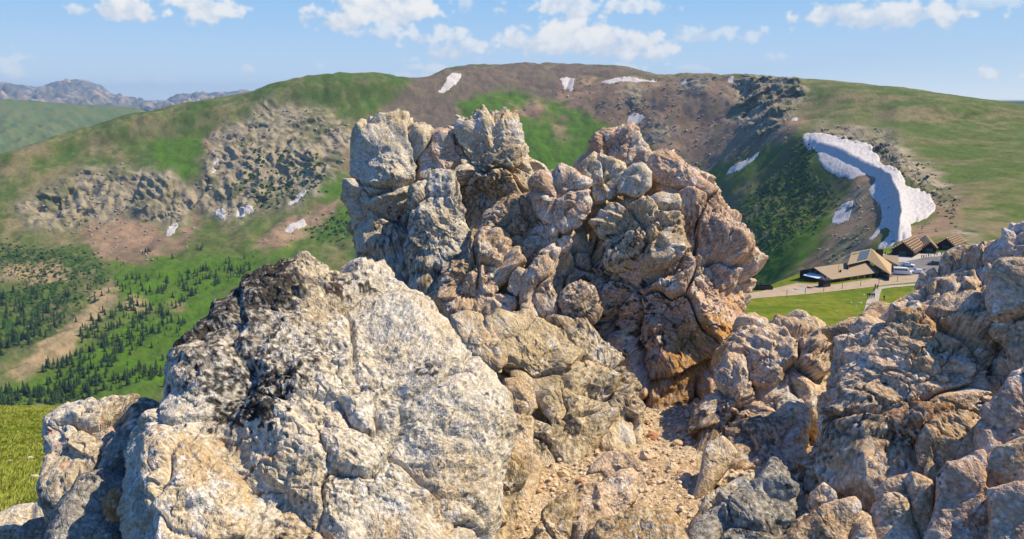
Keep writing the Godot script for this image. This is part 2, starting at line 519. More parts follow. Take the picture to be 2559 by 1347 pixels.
# far ridges: profile of the crest on sight lines at a distance, falling towards the viewer
func far_ridge(called: String, crest: Array, near: float, far: float, foot_v: float, rough: float, sd: int, pal: Array) -> void:
	var us := []
	var vs := []
	for k in range(0, crest.size(), 2):
		us.append(float(crest[k]))
		vs.append(float(crest[k + 1]))
	var w := 330
	var rows := 56
	var pos := PackedVector3Array()
	var col := PackedColorArray()
	var nr := ridged(sd, 1.0 / (far * 0.045), 4)
	var nm := noise(sd + 1, 1.0 / (far * 0.02), 4)
	for j in rows:
		var t := j / (rows - 1.0)
		for i in w:
			var uu := lerpf(us[0], us[us.size() - 1], i / (w - 1.0))
			var top := along(us, vs, uu)
			var r := lerpf(near, far, minf(t, 0.8) / 0.8) + maxf(t - 0.8, 0.0) * far
			var v := lerpf(foot_v, top, pow(minf(t / 0.8, 1.0), 0.8))
			var p := at_r(uu, v, r)
			if t > 0.8:
				p = at_r(uu, top, far * 1.0)
				var b := at_r(uu, top, r)
				p = Vector3(b.x, p.y - (t - 0.8) * far * 0.45, b.z)
			var q := nr.get_noise_2d(p.x, p.z)
			var z := nm.get_noise_3d(p.x, p.y * 2.0, p.z)
			p.y += (q * 0.7 + z * 0.5) * rough * (1.0 - sm(0.55, 0.8, t) * 0.85)
			pos.append(p)
			var c: Color = pal[0].lerp(pal[1], sm(-0.25, 0.4, z + q * 0.3))
			c = c.lerp(pal[2], sm(0.15, 0.45, z))
			col.append(c)
	structure(called, grid_mesh(pos, col, w, rows), tinted())

# ---------------------------------------------------------------- the summit hill: grass slope, plaza shelf
const HILL_R := [2.0, 4.0, 6.5, 11.0, 24.0, 60.0, 120.0, 200.0, 255.0, 290.0, 330.0, 420.0]
const HILL := [
	[-900, -2.3,-3.0,-3.8,-5.4,-9.9,-40,-85,-140,-170,-190,-215,-260],
	[0, -2.3,-3.0,-3.7,-5.3,-9.85,-40,-85,-140,-170,-190,-215,-260],
	[150, -2.2,-2.9,-3.7,-5.3,-9.9,-40,-85,-140,-170,-190,-215,-260],
	[420, -1.80,-2.3,-3.0,-5.4,-13,-42,-85,-140,-170,-190,-215,-260],
	[1000, -1.60,-1.74,-2.12,-5.2,-13,-42,-85,-140,-170,-190,-215,-260],
	[1620, -1.60,-1.74,-2.12,-5.0,-13,-42,-80,-125,-150,-165,-180,-220],
	[1760, -1.60,-1.74,-2.12,-4.0,-8.5,-22,-45,-75,-100,-115,-130,-160],
	[1840, -1.60,-1.74,-2.12,-4.0,-8.3,-20.5,-38.3,-53.5,-62,-80,-98,-130],
	[1960, -1.60,-1.74,-2.12,-3.9,-8.2,-20.2,-38,-53,-61.5,-66,-90,-120],
	[2060, -1.60,-1.74,-2.12,-3.9,-8.2,-20,-37.8,-52.8,-61,-62,-76,-105],
	[2150, -1.60,-1.74,-2.12,-3.9,-8.2,-20,-37.6,-52.6,-60.8,-62,-64,-95],
	[2260, -1.60,-1.74,-2.12,-3.9,-8.2,-20,-37.6,-52.6,-60.6,-62,-62.1,-85],
	[2559, -1.60,-1.74,-2.12,-3.9,-8.2,-20,-37.6,-52.6,-60.5,-61.9,-62.1,-85],
	[3500, -1.60,-1.74,-2.12,-3.9,-8.2,-20,-37.6,-52.6,-60.5,-61.9,-62.1,-85],
]
var hill_us := []
var hill_y := []
var n_turf: FastNoiseLite
var n_turf2: FastNoiseLite

func prepare_hill() -> void:
	for k in HILL_R.size():
		hill_y.append([])
	for c in HILL:
		hill_us.append(float(c[0]))
		for k in HILL_R.size():
			hill_y[k].append(float(c[1 + k]))
	n_turf = noise(31, 1.0 / 2.4, 3)
	n_turf2 = noise(32, 1.0 / 28.0, 3)

func hill_profile(u: float) -> Array:
	var ys := []
	for k in HILL_R.size():
		ys.append(along(hill_us, hill_y[k], u))
	return ys

func hill_point(u: float, r: float, ys: Array) -> Vector3:
	var y := along(HILL_R, ys, r)
	var h := Vector2((u - 1279.5) / (FOCAL * cos(deg_to_rad(PITCH))), -1.0) * r
	y += n_turf2.get_noise_2d(h.x, h.y) * 0.9 * sm(12.0, 60.0, r) * (1.0 - sm(170.0, 240.0, r))
	y += n_turf.get_noise_2d(h.x, h.y) * 0.07 * sm(5.0, 9.0, r)
	return Vector3(h.x, EYE.y + y, h.y)

func hill_at(x: float, z: float) -> Vector3:
	var u := 1279.5 + x / maxf(-z, 0.01) * FOCAL * cos(deg_to_rad(PITCH))
	return hill_point(u, -z, hill_profile(u))

# the ground met along a sight line
func hill_hit(u: float, v: float) -> Vector3:
	var d := ray(u, v)
	var lo := 2.5
	var hi := 400.0
	var t := 2.5
	while t < 420.0:
		var p := EYE + d * t
		var g := hill_at(p.x, p.z)
		if p.y < g.y:
			hi = t
			break
		lo = t
		t *= 1.04
	for k in 14:
		var mid := (lo + hi) * 0.5
		var p := EYE + d * mid
		if p.y < hill_at(p.x, p.z).y:
			hi = mid
		else:
			lo = mid
	var e := EYE + d * lo
	return hill_at(e.x, e.z)

func build_hill() -> void:
	var us := []
	var u := -900.0
	while u < 3500.0:
		us.append(u)
		u += 9.0 if (u > -200.0 and u < 200.0) or (u > 1780.0 and u < 2600.0) else 26.0
	var rs := []
	var r := 2.0
	while r < 420.0:
		rs.append(r)
		r *= 1.0265 if r < 40.0 else 1.014
	var w := us.size()
	var profs := []
	for x in us:
		profs.append(hill_profile(x))
	var pos := PackedVector3Array()
	var col := PackedColorArray()
	for j in rs.size():
		for i in w:
			var p := hill_point(us[i], rs[j], profs[i])
			pos.append(p)
			var a := n_turf2.get_noise_2d(p.x * 1.5 + 90.0, p.z * 1.5)
			var b := n_turf.get_noise_2d(p.x * 0.7, p.z * 0.7 + 30.0)
			var s := n_speck.get_noise_2d(p.x * 3.0, p.z * 3.0)
			var c := Color(0.085, 0.128, 0.005).lerp(Color(0.145, 0.165, 0.012), sm(-0.4, 0.4, a + b * 0.5))
			c = c.lerp(Color(0.11, 0.10, 0.035), sm(0.25, 0.7, b + a * 0.4) * 0.5)
			var k := 1.0 + 0.25 * s + 0.15 * b
			# bare gritty ground under and round the outcrop
			var d := Vector2(p.x - 0.9, p.z + 3.4).length()
			c = c.lerp(Color(0.42, 0.30, 0.17), (1.0 - sm(3.0, 3.9, d + b * 0.6)) * sm(0.0, 0.6, p.x + 2.4))
			col.append(Color(c.r * k, c.g * k, c.b * k))
	structure("grass_hill", grid_mesh(pos, col, w, rs.size()), tinted())

# ---------------------------------------------------------------- gravel in the gully
func gravel_y(x: float, z: float) -> float:
	var e := sm(0.0, 0.5, x + 0.9) * sm(3.3, 2.6, x) * sm(6.6, 5.6, -z) * sm(1.6, 2.1, -z)
	return hill_at(x, z).y - 0.12 + e * 0.15 + (n_turf.get_noise_2d(x * 4.0, z * 4.0) * 0.03 + k_rough.get_noise_2d(x * 2.0, z * 2.0) * 0.022) * e

func build_gravel() -> void:
	var w := 260
	var h := 300
	var pos := PackedVector3Array()
	var col := PackedColorArray()
	for j in h:
		var z := -lerpf(1.8, 6.4, j / (h - 1.0))
		for i in w:
			var x := lerpf(-0.8, 3.2, i / (w - 1.0))
			pos.append(Vector3(x, gravel_y(x, z), z))
			var a := k_tint.get_noise_2d(x, z)
			var b := k_lich.get_noise_2d(x * 2.0, z * 2.0)
			var c := Color(0.52, 0.39, 0.25).lerp(Color(0.62, 0.50, 0.35), sm(-0.3, 0.4, a + b * 0.6))
			var k := 1.0 + b * 0.3
			col.append(Color(c.r * k, c.g * k, c.b * k))
	structure("gravel_ground", grid_mesh(pos, col, w, h), rock_mat)
	# grit: countless chips joined into one mass
	var rng := RandomNumberGenerator.new()
	rng.seed = 9
	var mm := MultiMesh.new()
	mm.transform_format = MultiMesh.TRANSFORM_3D
	mm.use_colors = true
	mm.mesh = chip_mesh(3)
	var spots := []
	while spots.size() < 22000:
		var z := -lerpf(2.4, 5.6, rng.randf())
		var x := lerpf(-0.1, 2.0, rng.randf())
		spots.append(Vector3(x, gravel_y(x, z), z))
	mm.instance_count = spots.size()
	for k in spots.size():
		var s := 0.002 + 0.010 * pow(rng.randf(), 5.0)
		var b := Basis.from_euler(Vector3(rng.randf() * TAU, rng.randf() * TAU, rng.randf() * TAU)).scaled(Vector3(s, s * 0.75, s))
		mm.set_instance_transform(k, Transform3D(b, spots[k] + Vector3(0, s * 0.25, 0)))
		var c := Color(0.66, 0.54, 0.40).lerp(Color(0.56, 0.43, 0.29), rng.randf())
		c = c.lerp(Color(0.70, 0.66, 0.58), 0.6 * pow(rng.randf(), 4.0))
		mm.set_instance_color(k, c)
	var o := MultiMeshInstance3D.new()
	o.name = "grit"
	o.multimesh = mm
	o.material_override = tinted()
	add_child(o)
	o.set_meta("kind", "stuff")
	tag(o, "cream and tan grit chips scattered over the gully floor", "gravel")
	# stones lying on the grit, large enough to be picked up one by one
	var meshes := []
	for k in 4:
		meshes.append(chip_mesh(20 + k))
	var cols := [0xe0cbae, 0xcda988, 0xd8bd98, 0xb98a68]
	var mats := []
	for c in cols:
		var m := plain(c, 0.95)
		m.albedo_texture = rock_mat.albedo_texture
		m.uv1_triplanar = true
		m.uv1_scale = Vector3(3, 3, 3)
		mats.append(m)
	for k in 34:
		var u := rng.randf_range(1330, 1770)
		var v := rng.randf_range(1000, 1340)
		if u > 1600.0 and v < 1010.0:
			continue
		var p := at_height(u, v, -0.2)
		var s := 0.012 + 0.03 * pow(rng.randf(), 2.5)
		p.y = gravel_y(p.x, p.z) + s * 0.3
		var st := MeshInstance3D.new()
		st.name = numbered("stone")
		st.mesh = meshes[k % 4]
		st.material_override = mats[rng.randi() % 4]
		st.basis = Basis.from_euler(Vector3(rng.randf_range(-0.4, 0.4), rng.randf() * TAU, rng.randf_range(-0.4, 0.4))).scaled(Vector3(s, s * 0.7, s * 0.85))
		st.position = p
		add_child(st)
		tag(st, "loose fist-sized stone lying on the gravel of the gully", "stone", "loose stones on the gully floor")

# a broken chip of unit radius: a faceted lump cut by random planes
func chip_mesh(sd: int) -> ArrayMesh:
	var rng := RandomNumberGenerator.new()
	rng.seed = sd
	var planes := []
	for k in 11:
		planes.append([Vector3(rng.randfn(), rng.randfn(), rng.randfn()).normalized(), rng.randf_range(0.62, 1.0)])
	var st := SurfaceTool.new()
	st.begin(Mesh.PRIMITIVE_TRIANGLES)
	st.set_smooth_group(-1)
	var rows := 5
	var cols := 8
	var pt := func(i: int, j: int) -> Vector3:
		var th := PI * i / rows
		var ph := TAU * (j + 0.5 * (i % 2)) / cols
		var d := Vector3(sin(th) * cos(ph), cos(th), sin(th) * sin(ph))
		var r := 1.15
		for p in planes:
			var q: float = d.dot(p[0])
			if q > 0.05:
				r = minf(r, p[1] / q)
		return d * r
	for i in rows:
		for j in cols:
			var a: Vector3 = pt.call(i, j)
			var b: Vector3 = pt.call(i, j + 1)
			var c: Vector3 = pt.call(i + 1, j)
			var d: Vector3 = pt.call(i + 1, j + 1)
			for t in [[a, b, c], [b, d, c]]:
				if (t[1] - t[0]).cross(t[2] - t[0]).length() < 1e-6:
					continue
				for q in t:
					st.add_vertex(q)
	st.generate_normals()
	return st.commit()

# loose blocks on the scree and scrub on the slopes, too many to tell apart
func build_scatter() -> void:
	var rng := RandomNumberGenerator.new()
	rng.seed = 88
	var rocks := []
	var bushes := []
	var tries := 0
	while tries < 26000:
		tries += 1
		var u := rng.randf_range(0, 2540)
		var v := rng.randf_range(190, 760)
		if u > 900.0 and u < 1850.0 and v > 420.0:
			continue
		var sc := mask_at(m_scree, u, v) + 0.6 * mask_at(m_cliff, u, v)
		var sh := mask_at(m_shrub, u, v)
		var x := rng.randf()
		if x < 0.45 * sc:
			rocks.append(Vector2(u, v))
		elif x > 1.0 - 0.85 * sh:
			bushes.append(Vector2(u, v))
	var lump := chip_mesh(91)
	for kind in 2:
		var list: Array = rocks if kind == 0 else bushes
		var mm := MultiMesh.new()
		mm.transform_format = MultiMesh.TRANSFORM_3D
		mm.use_colors = true
		mm.mesh = lump
		mm.instance_count = list.size()
		for k in list.size():
			var q: Vector2 = list[k]
			var p := cq_at(q.x, q.y)
			var s := (0.5 + 1.5 * pow(rng.randf(), 4.0)) if kind == 0 else rng.randf_range(0.7, 2.0)
			s *= clampf(-p.z / 1000.0, 0.35, 1.2)
			mm.set_instance_transform(k, Transform3D(Basis.from_euler(Vector3(rng.randf() * 6.0, rng.randf() * 6.0, 0)).scaled(Vector3(s * 1.3, s * 0.9, s * 1.3)), p + Vector3(0, s * 0.2, 0)))
			var c := Color(0.36, 0.31, 0.25).lerp(Color(0.20, 0.17, 0.14), rng.randf()) if kind == 0 else Color(0.030, 0.065, 0.016).lerp(Color(0.05, 0.09, 0.02), rng.randf())
			mm.set_instance_color(k, c)
		var o := MultiMeshInstance3D.new()
		o.name = "scree_blocks" if kind == 0 else "low_scrub"
		o.multimesh = mm
		o.material_override = tinted()
		add_child(o)
		o.set_meta("kind", "stuff")
		tag(o, "loose grey and brown blocks strewn over the cirque slopes" if kind == 0 else "dark green low scrub growing in mats on the slopes", "rubble" if kind == 0 else "scrub")

# ---------------------------------------------------------------- rock
var k_low: FastNoiseLite
var k_cell: FastNoiseLite
var k_crack: FastNoiseLite
var k_cell2: FastNoiseLite
var k_crack2: FastNoiseLite
var k_rough: FastNoiseLite
var k_edge: FastNoiseLite
var k_fleck: FastNoiseLite
var k_grain: FastNoiseLite
var k_tint: FastNoiseLite
var k_spot: FastNoiseLite
var k_lich: FastNoiseLite
var rock_mat: StandardMaterial3D
var stains := []

func prepare_rock() -> void:
	k_low = noise(51, 1.5, 3)
	k_cell = cellular(52, 2.3, FastNoiseLite.RETURN_CELL_VALUE, 0.13)
	k_crack = cellular(52, 2.3, FastNoiseLite.RETURN_DISTANCE2_SUB, 0.13)
	k_cell2 = cellular(53, 9.5, FastNoiseLite.RETURN_CELL_VALUE, 0.09)
	k_crack2 = cellular(53, 9.5, FastNoiseLite.RETURN_DISTANCE2_SUB, 0.09)
	k_rough = noise(54, 13.0, 4)
	k_rough.fractal_gain = 0.5
	k_edge = ridged(60, 5.0, 4)
	k_edge.fractal_gain = 0.45
	k_grain = noise(55, 62.0, 2)
	k_fleck = noise(61, 38.0, 2)
	k_tint = noise(56, 2.6, 3)
	k_spot = noise(57, 11.0, 3)
	k_lich = noise(58, 24.0, 3)
	rock_mat = StandardMaterial3D.new()
	rock_mat.vertex_color_use_as_albedo = true
	rock_mat.roughness = 0.92
	rock_mat.metallic_specular = 0.3
	# crystalline grain: fine light and dark specks and a fine relief, both tiled in all three planes
	var rng := RandomNumberGenerator.new()
	rng.seed = 5
	var g := noise(59, 0.045, 4)
	g.fractal_gain = 0.75
	var im := g.get_seamless_image(512, 512)
	im.convert(Image.FORMAT_RGB8)
	var bytes := im.get_data()
	var tint := PackedByteArray()
	tint.resize(bytes.size())
	for k in range(0, bytes.size(), 3):
		var b := clampf(0.90 + (bytes[k] / 255.0 - 0.5) * 0.6 + rng.randf_range(-0.05, 0.05), 0.3, 1.0)
		tint[k] = int(b * 255.0)
		tint[k + 1] = int(b * 253.0)
		tint[k + 2] = int(b * 250.0)
	rock_mat.albedo_texture = ImageTexture.create_from_image(Image.create_from_data(512, 512, false, Image.FORMAT_RGB8, tint))
	rock_mat.heightmap_enabled = true
	rock_mat.heightmap_texture = ImageTexture.create_from_image(im)
	rock_mat.heightmap_scale = 0.9
	rock_mat.uv1_triplanar = true
	rock_mat.uv1_world_triplanar = true
	rock_mat.uv1_scale = Vector3(2.3, 2.3, 2.3)

# palettes: main colour, second colour, white share, grey lichen, black lichen share, orange stain share
const CREAM := 0
const PINK := 1
const PALE := 2
const GREY := 3
const TAN := 4
const SLATE := 5
const RUST := 6
const OLIVE := 7
const WARM := 8
var palettes := [
	[Color(0.64, 0.53, 0.37), Color(0.53, 0.40, 0.25), 0.40, 0.1, 0.12, 0.13],
	[Color(0.65, 0.49, 0.38), Color(0.56, 0.37, 0.26), 0.38, 0.05, 0.08, 0.15],
	[Color(0.62, 0.57, 0.48), Color(0.54, 0.46, 0.34), 0.35, 0.22, 0.16, 0.08],
	[Color(0.38, 0.355, 0.31), Color(0.27, 0.255, 0.23), 0.10, 0.5, 0.2, 0.05],
	[Color(0.54, 0.41, 0.24), Color(0.42, 0.30, 0.16), 0.15, 0.1, 0.14, 0.25],
	[Color(0.13, 0.15, 0.17), Color(0.20, 0.20, 0.19), 0.05, 0.4, 0.3, 0.0],
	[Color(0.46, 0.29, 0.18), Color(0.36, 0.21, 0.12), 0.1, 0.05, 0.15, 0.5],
	[Color(0.61, 0.51, 0.34), Color(0.49, 0.39, 0.24), 0.30, 0.12, 0.16, 0.15],
	[Color(0.66, 0.50, 0.36), Color(0.52, 0.37, 0.23), 0.34, 0.02, 0.14, 0.22],
]

# patches where lichen, rust or bleaching lies on the photograph: centre, radius, colour, amount
func add_stain(u: float, v: float, dist: float, px: float, c: Color, amount: float) -> void:
	stains.append([at(u, v, dist), px * dist / FOCAL, c, amount, ray(u, v)])

func lobe_arrays(o: Dictionary) -> Array:
	# A block of rock round its centre: a measured outline across the line of sight, a depth of its own before and
	# behind, a lean, and relief from joints, broken blocks, knobs and grain.
	var px: Array = o.p
	var dist: float = o.d
	var cu: float = o.c[0]
	var cv: float = o.c[1]
	var f := ray(cu, cv)
	var rt := f.cross(Vector3.UP).normalized()
	var up := rt.cross(f)
	var C := EYE + f * dist
	var poly := PackedVector2Array()
	var grow: float = o.get("grow", 1.02)
	var low := cv
	for k in range(1, px.size(), 2):
		low = maxf(low, px[k])
	for k in range(0, px.size(), 2):
		var qu: float = px[k]
		var qv: float = px[k + 1]
		if o.has("dn") and qv > lerpf(cv, low, 0.35):
			qv += o.dn   # the foot goes on below the ground
		var q := ray(cu + (qu - cu) * grow, cv + (qv - cv) * grow)
		q = q * (dist / q.dot(f)) - f * dist
		poly.append(Vector2(q.dot(rt), q.dot(up)))
	var N := 360
	var R := PackedFloat32Array()
	R.resize(N)
	var mean := 0.0
	for a in N:
		var d := Vector2(cos(a * TAU / N), sin(a * TAU / N))
		var best := 0.0
		for k in poly.size():
			var p0 := poly[k]
			var e := poly[(k + 1) % poly.size()] - p0
			var den := d.cross(e)
			if absf(den) < 1e-9:
				continue
			var t := p0.cross(e) / den
			var s := p0.cross(d) / den
			if t > 0.0 and s >= -0.001 and s <= 1.001:
				best = maxf(best, t)
		R[a] = best
		mean += best / N
	for a in N:
		if R[a] <= 0.0:
			R[a] = mean * 0.5
	var S := R.duplicate()
	for a in N:
		R[a] = (S[(a + N - 2) % N] + S[(a + N - 1) % N] * 2.0 + S[a] * 3.0 + S[(a + 1) % N] * 2.0 + S[(a + 2) % N]) / 9.0
	# away from the rim the block forgets the small notches of its outline
	var M := PackedFloat32Array()
	M.resize(N)
	for a in N:
		var sum := 0.0
		for q in range(-32, 33, 4):
			sum += R[(a + q + N) % N]
		M[a] = sum / 17.0
	var df: float = o.get("f", 0.75) * mean
	var db: float = o.get("b", 0.8) * mean
	var pw: float = o.get("e", 2.3)
	var lean: float = o.get("lean", 0.15)
	var side: float = o.get("side", 0.0)
	var amp: float = o.get("amp", 1.0)
	var blocky: float = o.get("blocky", 1.0)
	var pal: Array = palettes[o.get("k", CREAM)]
	var stretch: Vector3 = o.get("grain", Vector3.ONE)
	var sz := clampf(mean / 0.35, 0.12, 1.6)
	var A1 := 0.045 * sz * amp
	var A2 := 0.040 * minf(sz, 1.0) * amp * blocky
	var A3 := 0.015 * minf(sz, 1.0) * amp * blocky
	var A4 := 0.017 * clampf(sz, 0.25, 1.0) * amp
	# fracture planes cut across the front of the block
	var rng := RandomNumberGenerator.new()
	rng.seed = 1000 + int(o.get("s", 0))
	var cuts := []
	for q in int(o.get("cuts", 20)):
		var cn := Vector3(rng.randfn(), rng.randfn(), absf(rng.randfn()) + 0.35).normalized()
		if cn.z < 0.4:
			continue
		var sup := sqrt(pow(mean * Vector2(cn.x, cn.y).length(), 2.0) + pow(df * cn.z, 2.0))
		cuts.append(Plane(cn, sup * (rng.randf_range(0.68, 0.93) if mean > 0.25 else rng.randf_range(0.58, 0.88))))
	var near := []
	for st in stains:
		if (st[0] - C).length() < st[1] + mean * 2.2 + 0.4:
			near.append(st)
	var n := clampi(int(mean / dist * 788.0 * 2.0 / 1.65 * o.get("q", 1.0)), 10, 250)
	var pos := PackedVector3Array()
	var nor := PackedVector3Array()
	var col := PackedColorArray()
	var idx := PackedInt32Array()
	var c_white := Color(0.70, 0.68, 0.64)
	var c_grey := Color(0.26, 0.265, 0.25)
	var c_black := Color(0.022, 0.022, 0.021)
	var c_rust := Color(0.42, 0.20, 0.06)
	var c_fleck := Color(0.085, 0.075, 0.06)
	var c_crust := Color(0.34, 0.29, 0.17)
	for face in 6:
		var nu := n
		var nv := n
		if face > 0:
			nv = maxi(int(n * 0.64), 8)
		if face == 5:
			nu = maxi(n / 4, 5)
			nv = maxi(n / 4, 5)
		var w := nu + 3
		var h := nv + 3
		var gp := PackedVector3Array()
		gp.resize(w * h)
		for j in h:
			var sj := (j - 1.0) / nv
			var ang := (sj * 2.0 - 1.0) * PI / 4.0
			if face > 0 and face < 5:
				# most rows of the flanks lie on the near half
				ang = (sj - 0.2) / 0.8 * PI / 4.0 if sj > 0.2 else (sj - 0.2) / 0.2 * PI / 4.0
			var tb := tan(ang)
			for i in w:
				var ta := tan(((i - 1.0) / nu * 2.0 - 1.0) * PI / 4.0)
				var d := Vector3.ZERO
				# every face is laid out so that its first axis crossed with its second points outward
				match face:
					0: d = Vector3(ta, tb, 1.0)
					1: d = Vector3(1.0, ta, tb)
					2: d = Vector3(-1.0, -ta, tb)
					3: d = Vector3(-ta, 1.0, tb)
					4: d = Vector3(ta, -1.0, tb)
					5: d = Vector3(-ta, tb, -1.0)
				d = d.normalized()
				var an := atan2(d.y, d.x) / TAU * N
				if an < 0.0:
					an += N
				var ai := int(an)
				var ft := an - ai
				var Rr := lerpf(R[ai % N], R[(ai + 1) % N], ft)
				var rho := sqrt(d.x * d.x + d.y * d.y)
				var Ms := lerpf(M[ai % N], M[(ai + 1) % N], ft)
				Ms = lerpf(mean, Ms, sm(0.0, 0.5, rho))
				Rr = lerpf(Ms, Rr, sm(0.55, 0.97, rho))
				var r := pow(pow(rho / Rr, pw) + pow(absf(d.z) / (df if d.z > 0.0 else db), pw), -1.0 / pw)
				var rc := r
				for cp in cuts:
					var dn0: float = cp.normal.dot(d)
					if dn0 > 0.02:
						rc = minf(rc, cp.d / dn0)
				r = lerpf(rc, r, sm(0.72, 0.97, rho))
				var l := d * r
				# outward normal of the block, leaned with it
				var gx := pow(rho / Rr, pw - 1.0) / Rr / maxf(rho, 0.001)
				var gz := signf(d.z) * pow(absf(d.z) / (df if d.z > 0.0 else db), pw - 1.0) / (df if d.z > 0.0 else db)
				var nl := Vector3(d.x * gx, d.y * gx, gz)
				nl = Vector3(nl.x + side * nl.z, nl.y + lean * nl.z, nl.z).normalized()
				var P := C + rt * l.x + up * l.y - f * (l.z - lean * l.y - side * l.x)
				var Q := P * stretch
				var g := k_low.get_noise_3dv(Q) * A1
				var e1 := k_crack.get_noise_3dv(Q) + 1.0
				var e2 := k_crack2.get_noise_3dv(Q) + 1.0
				var c1 := k_cell.get_noise_3dv(Q)
				var c2 := k_cell2.get_noise_3dv(Q)
				# every broken piece has facets at a tilt of its own
				var w1 := Q.dot(Vector3(sin(c1 * 37.0), sin(c1 * 91.0 + 1.0), cos(c1 * 53.0))) * 2.3
				var w2 := Q.dot(Vector3(sin(c2 * 37.0), sin(c2 * 91.0 + 1.0), cos(c2 * 53.0))) * 9.0
				g += c1 * A2 * 0.35 + (minf(e1, 0.075) / 0.075 - 0.93) * A2 * 1.6 + (absf(w1 - floorf(w1) - 0.5) - 0.25) * A2 * 4.6
				var kn := 0.35 + 0.9 * sm(-0.3, 0.35, k_tint.get_noise_3dv(Q * 0.6))
				g += (c2 * A3 * 0.4 + (minf(e2, 0.08) / 0.08 - 0.92) * A3 * 1.2 + (absf(w2 - floorf(w2) - 0.5) - 0.25) * A3 * 3.4) * kn
				g += k_rough.get_noise_3dv(Q) * A4 * 0.8 + k_edge.get_noise_3dv(Q) * A4 * 0.9
				var dn := (rt * nl.x + up * nl.y - f * nl.z)
				gp[j * w + i] = P + dn * g
		var base := pos.size()
		for j in range(1, h - 1):
			for i in range(1, w - 1):
				var p := gp[j * w + i]
				var nn := (gp[j * w + i + 1] - gp[j * w + i - 1]).cross(gp[(j + 1) * w + i] - gp[(j - 1) * w + i]).normalized()
				pos.append(p)
				nor.append(nn)
				var Q := p * stretch
				var t := k_tint.get_noise_3dv(Q)
				var s := k_spot.get_noise_3dv(Q)
				var l := k_lich.get_noise_3dv(Q)
				var g := k_grain.get_noise_3dv(p)
				var c: Color = pal[0].lerp(pal[1], sm(-0.35, 0.4, t + s * 0.35))
				c = c.lerp(c_white, sm(0.75 - pal[2] * 1.6, 1.05 - pal[2] * 1.6, s - t * 0.5 + g * 0.2) * 0.8)
				c = c.lerp(c_rust, sm(0.62 - pal[5], 0.95 - pal[5], t - s * 0.35 + 0.15 * l) * 0.65)
				c = c.lerp(c_crust, sm(0.25, 0.5, l + t * 0.6) * 0.35)
				c = c.lerp(c_grey, sm(0.62 - pal[3], 0.90 - pal[3], -t + l * 0.5) * 0.7)
				c = c.lerp(c_black, sm(0.62 - pal[4], 0.74 - pal[4], l * 0.75 + s * 0.55) * 0.85)
				for st in near:
					var dv: Vector3 = p - st[0]
					var deep: float = dv.dot(st[4])
					var dd: float = sqrt(maxf(dv.length_squared() - deep * deep, 0.0) + deep * deep * 0.06) / st[1]
					if dd < 1.3:
						var mk: float = sm(1.25, 0.3, dd) * st[3] + (s * 0.55 + l * 0.6)
						c = c.lerp(st[2], sm(0.42, 0.58, mk) * 0.92)
				# small dark lichen flecks and pale crystals, all over
				var fk := k_fleck.get_noise_3dv(p)
				c = c.lerp(c_fleck, sm(0.24, 0.44, fk + (k_tint.get_noise_3dv(p * 0.45) - 0.12) * 1.15 + g * 0.25) * 0.68)
				c = c.lerp(c_white, sm(0.22, 0.45, -fk + g * 0.3 + k_tint.get_noise_3dv(p * 0.5 + Vector3(9, 4, 2)) * 0.5) * 0.4)
				var kk := 1.0 + 0.45 * g + 0.22 * l
				col.append(Color(c.r * kk, c.g * kk, c.b * kk))
		var ww := w - 2
		for j in nv:
			for i in nu:
				var q := base + j * ww + i
				idx.append(q); idx.append(q + ww); idx.append(q + 1)
				idx.append(q + 1); idx.append(q + ww); idx.append(q + ww + 1)
	return [pos, nor, col, idx]

func lobe_task(i: int, jobs: Array, out: Array) -> void:
	out[i] = lobe_arrays(jobs[i])

# things: [name, label, category, group, [lobes]]; a lobe is {n: part name, p: outline, c: centre, d: distance, ...}
func build_rocks(list: Array) -> void:
	var jobs := []
	for t in list:
		for o in t[4]:
			o["s"] = o.get("s", jobs.size())
			jobs.append(o)
	var out := []
	out.resize(jobs.size())
	var id := WorkerThreadPool.add_group_task(lobe_task.bind(jobs, out), jobs.size())
	WorkerThreadPool.wait_for_group_task_completion(id)
	var k := 0
	var tris := 0
	for t in list:
		var root := thing(t[0], t[1], t[2], Vector3.ZERO, 0.0, t[3])
		var first := true
		for o in t[4]:
			var a: Array = out[k]
			tris += a[3].size() / 3
			var m := array_mesh(a[0], a[1], a[2], a[3])
			if first:
				# the thing's own base: under the middle of its first block
				var bb := m.get_aabb()
				root.position = Vector3(bb.get_center().x, bb.position.y, bb.get_center().z)
				first = false
			var pt := part(o.n, m, rock_mat, root, -root.position)
			if o.has("label"):
				pt.set_meta("label", o.label)
			k += 1
	print("rock triangles ", tris)

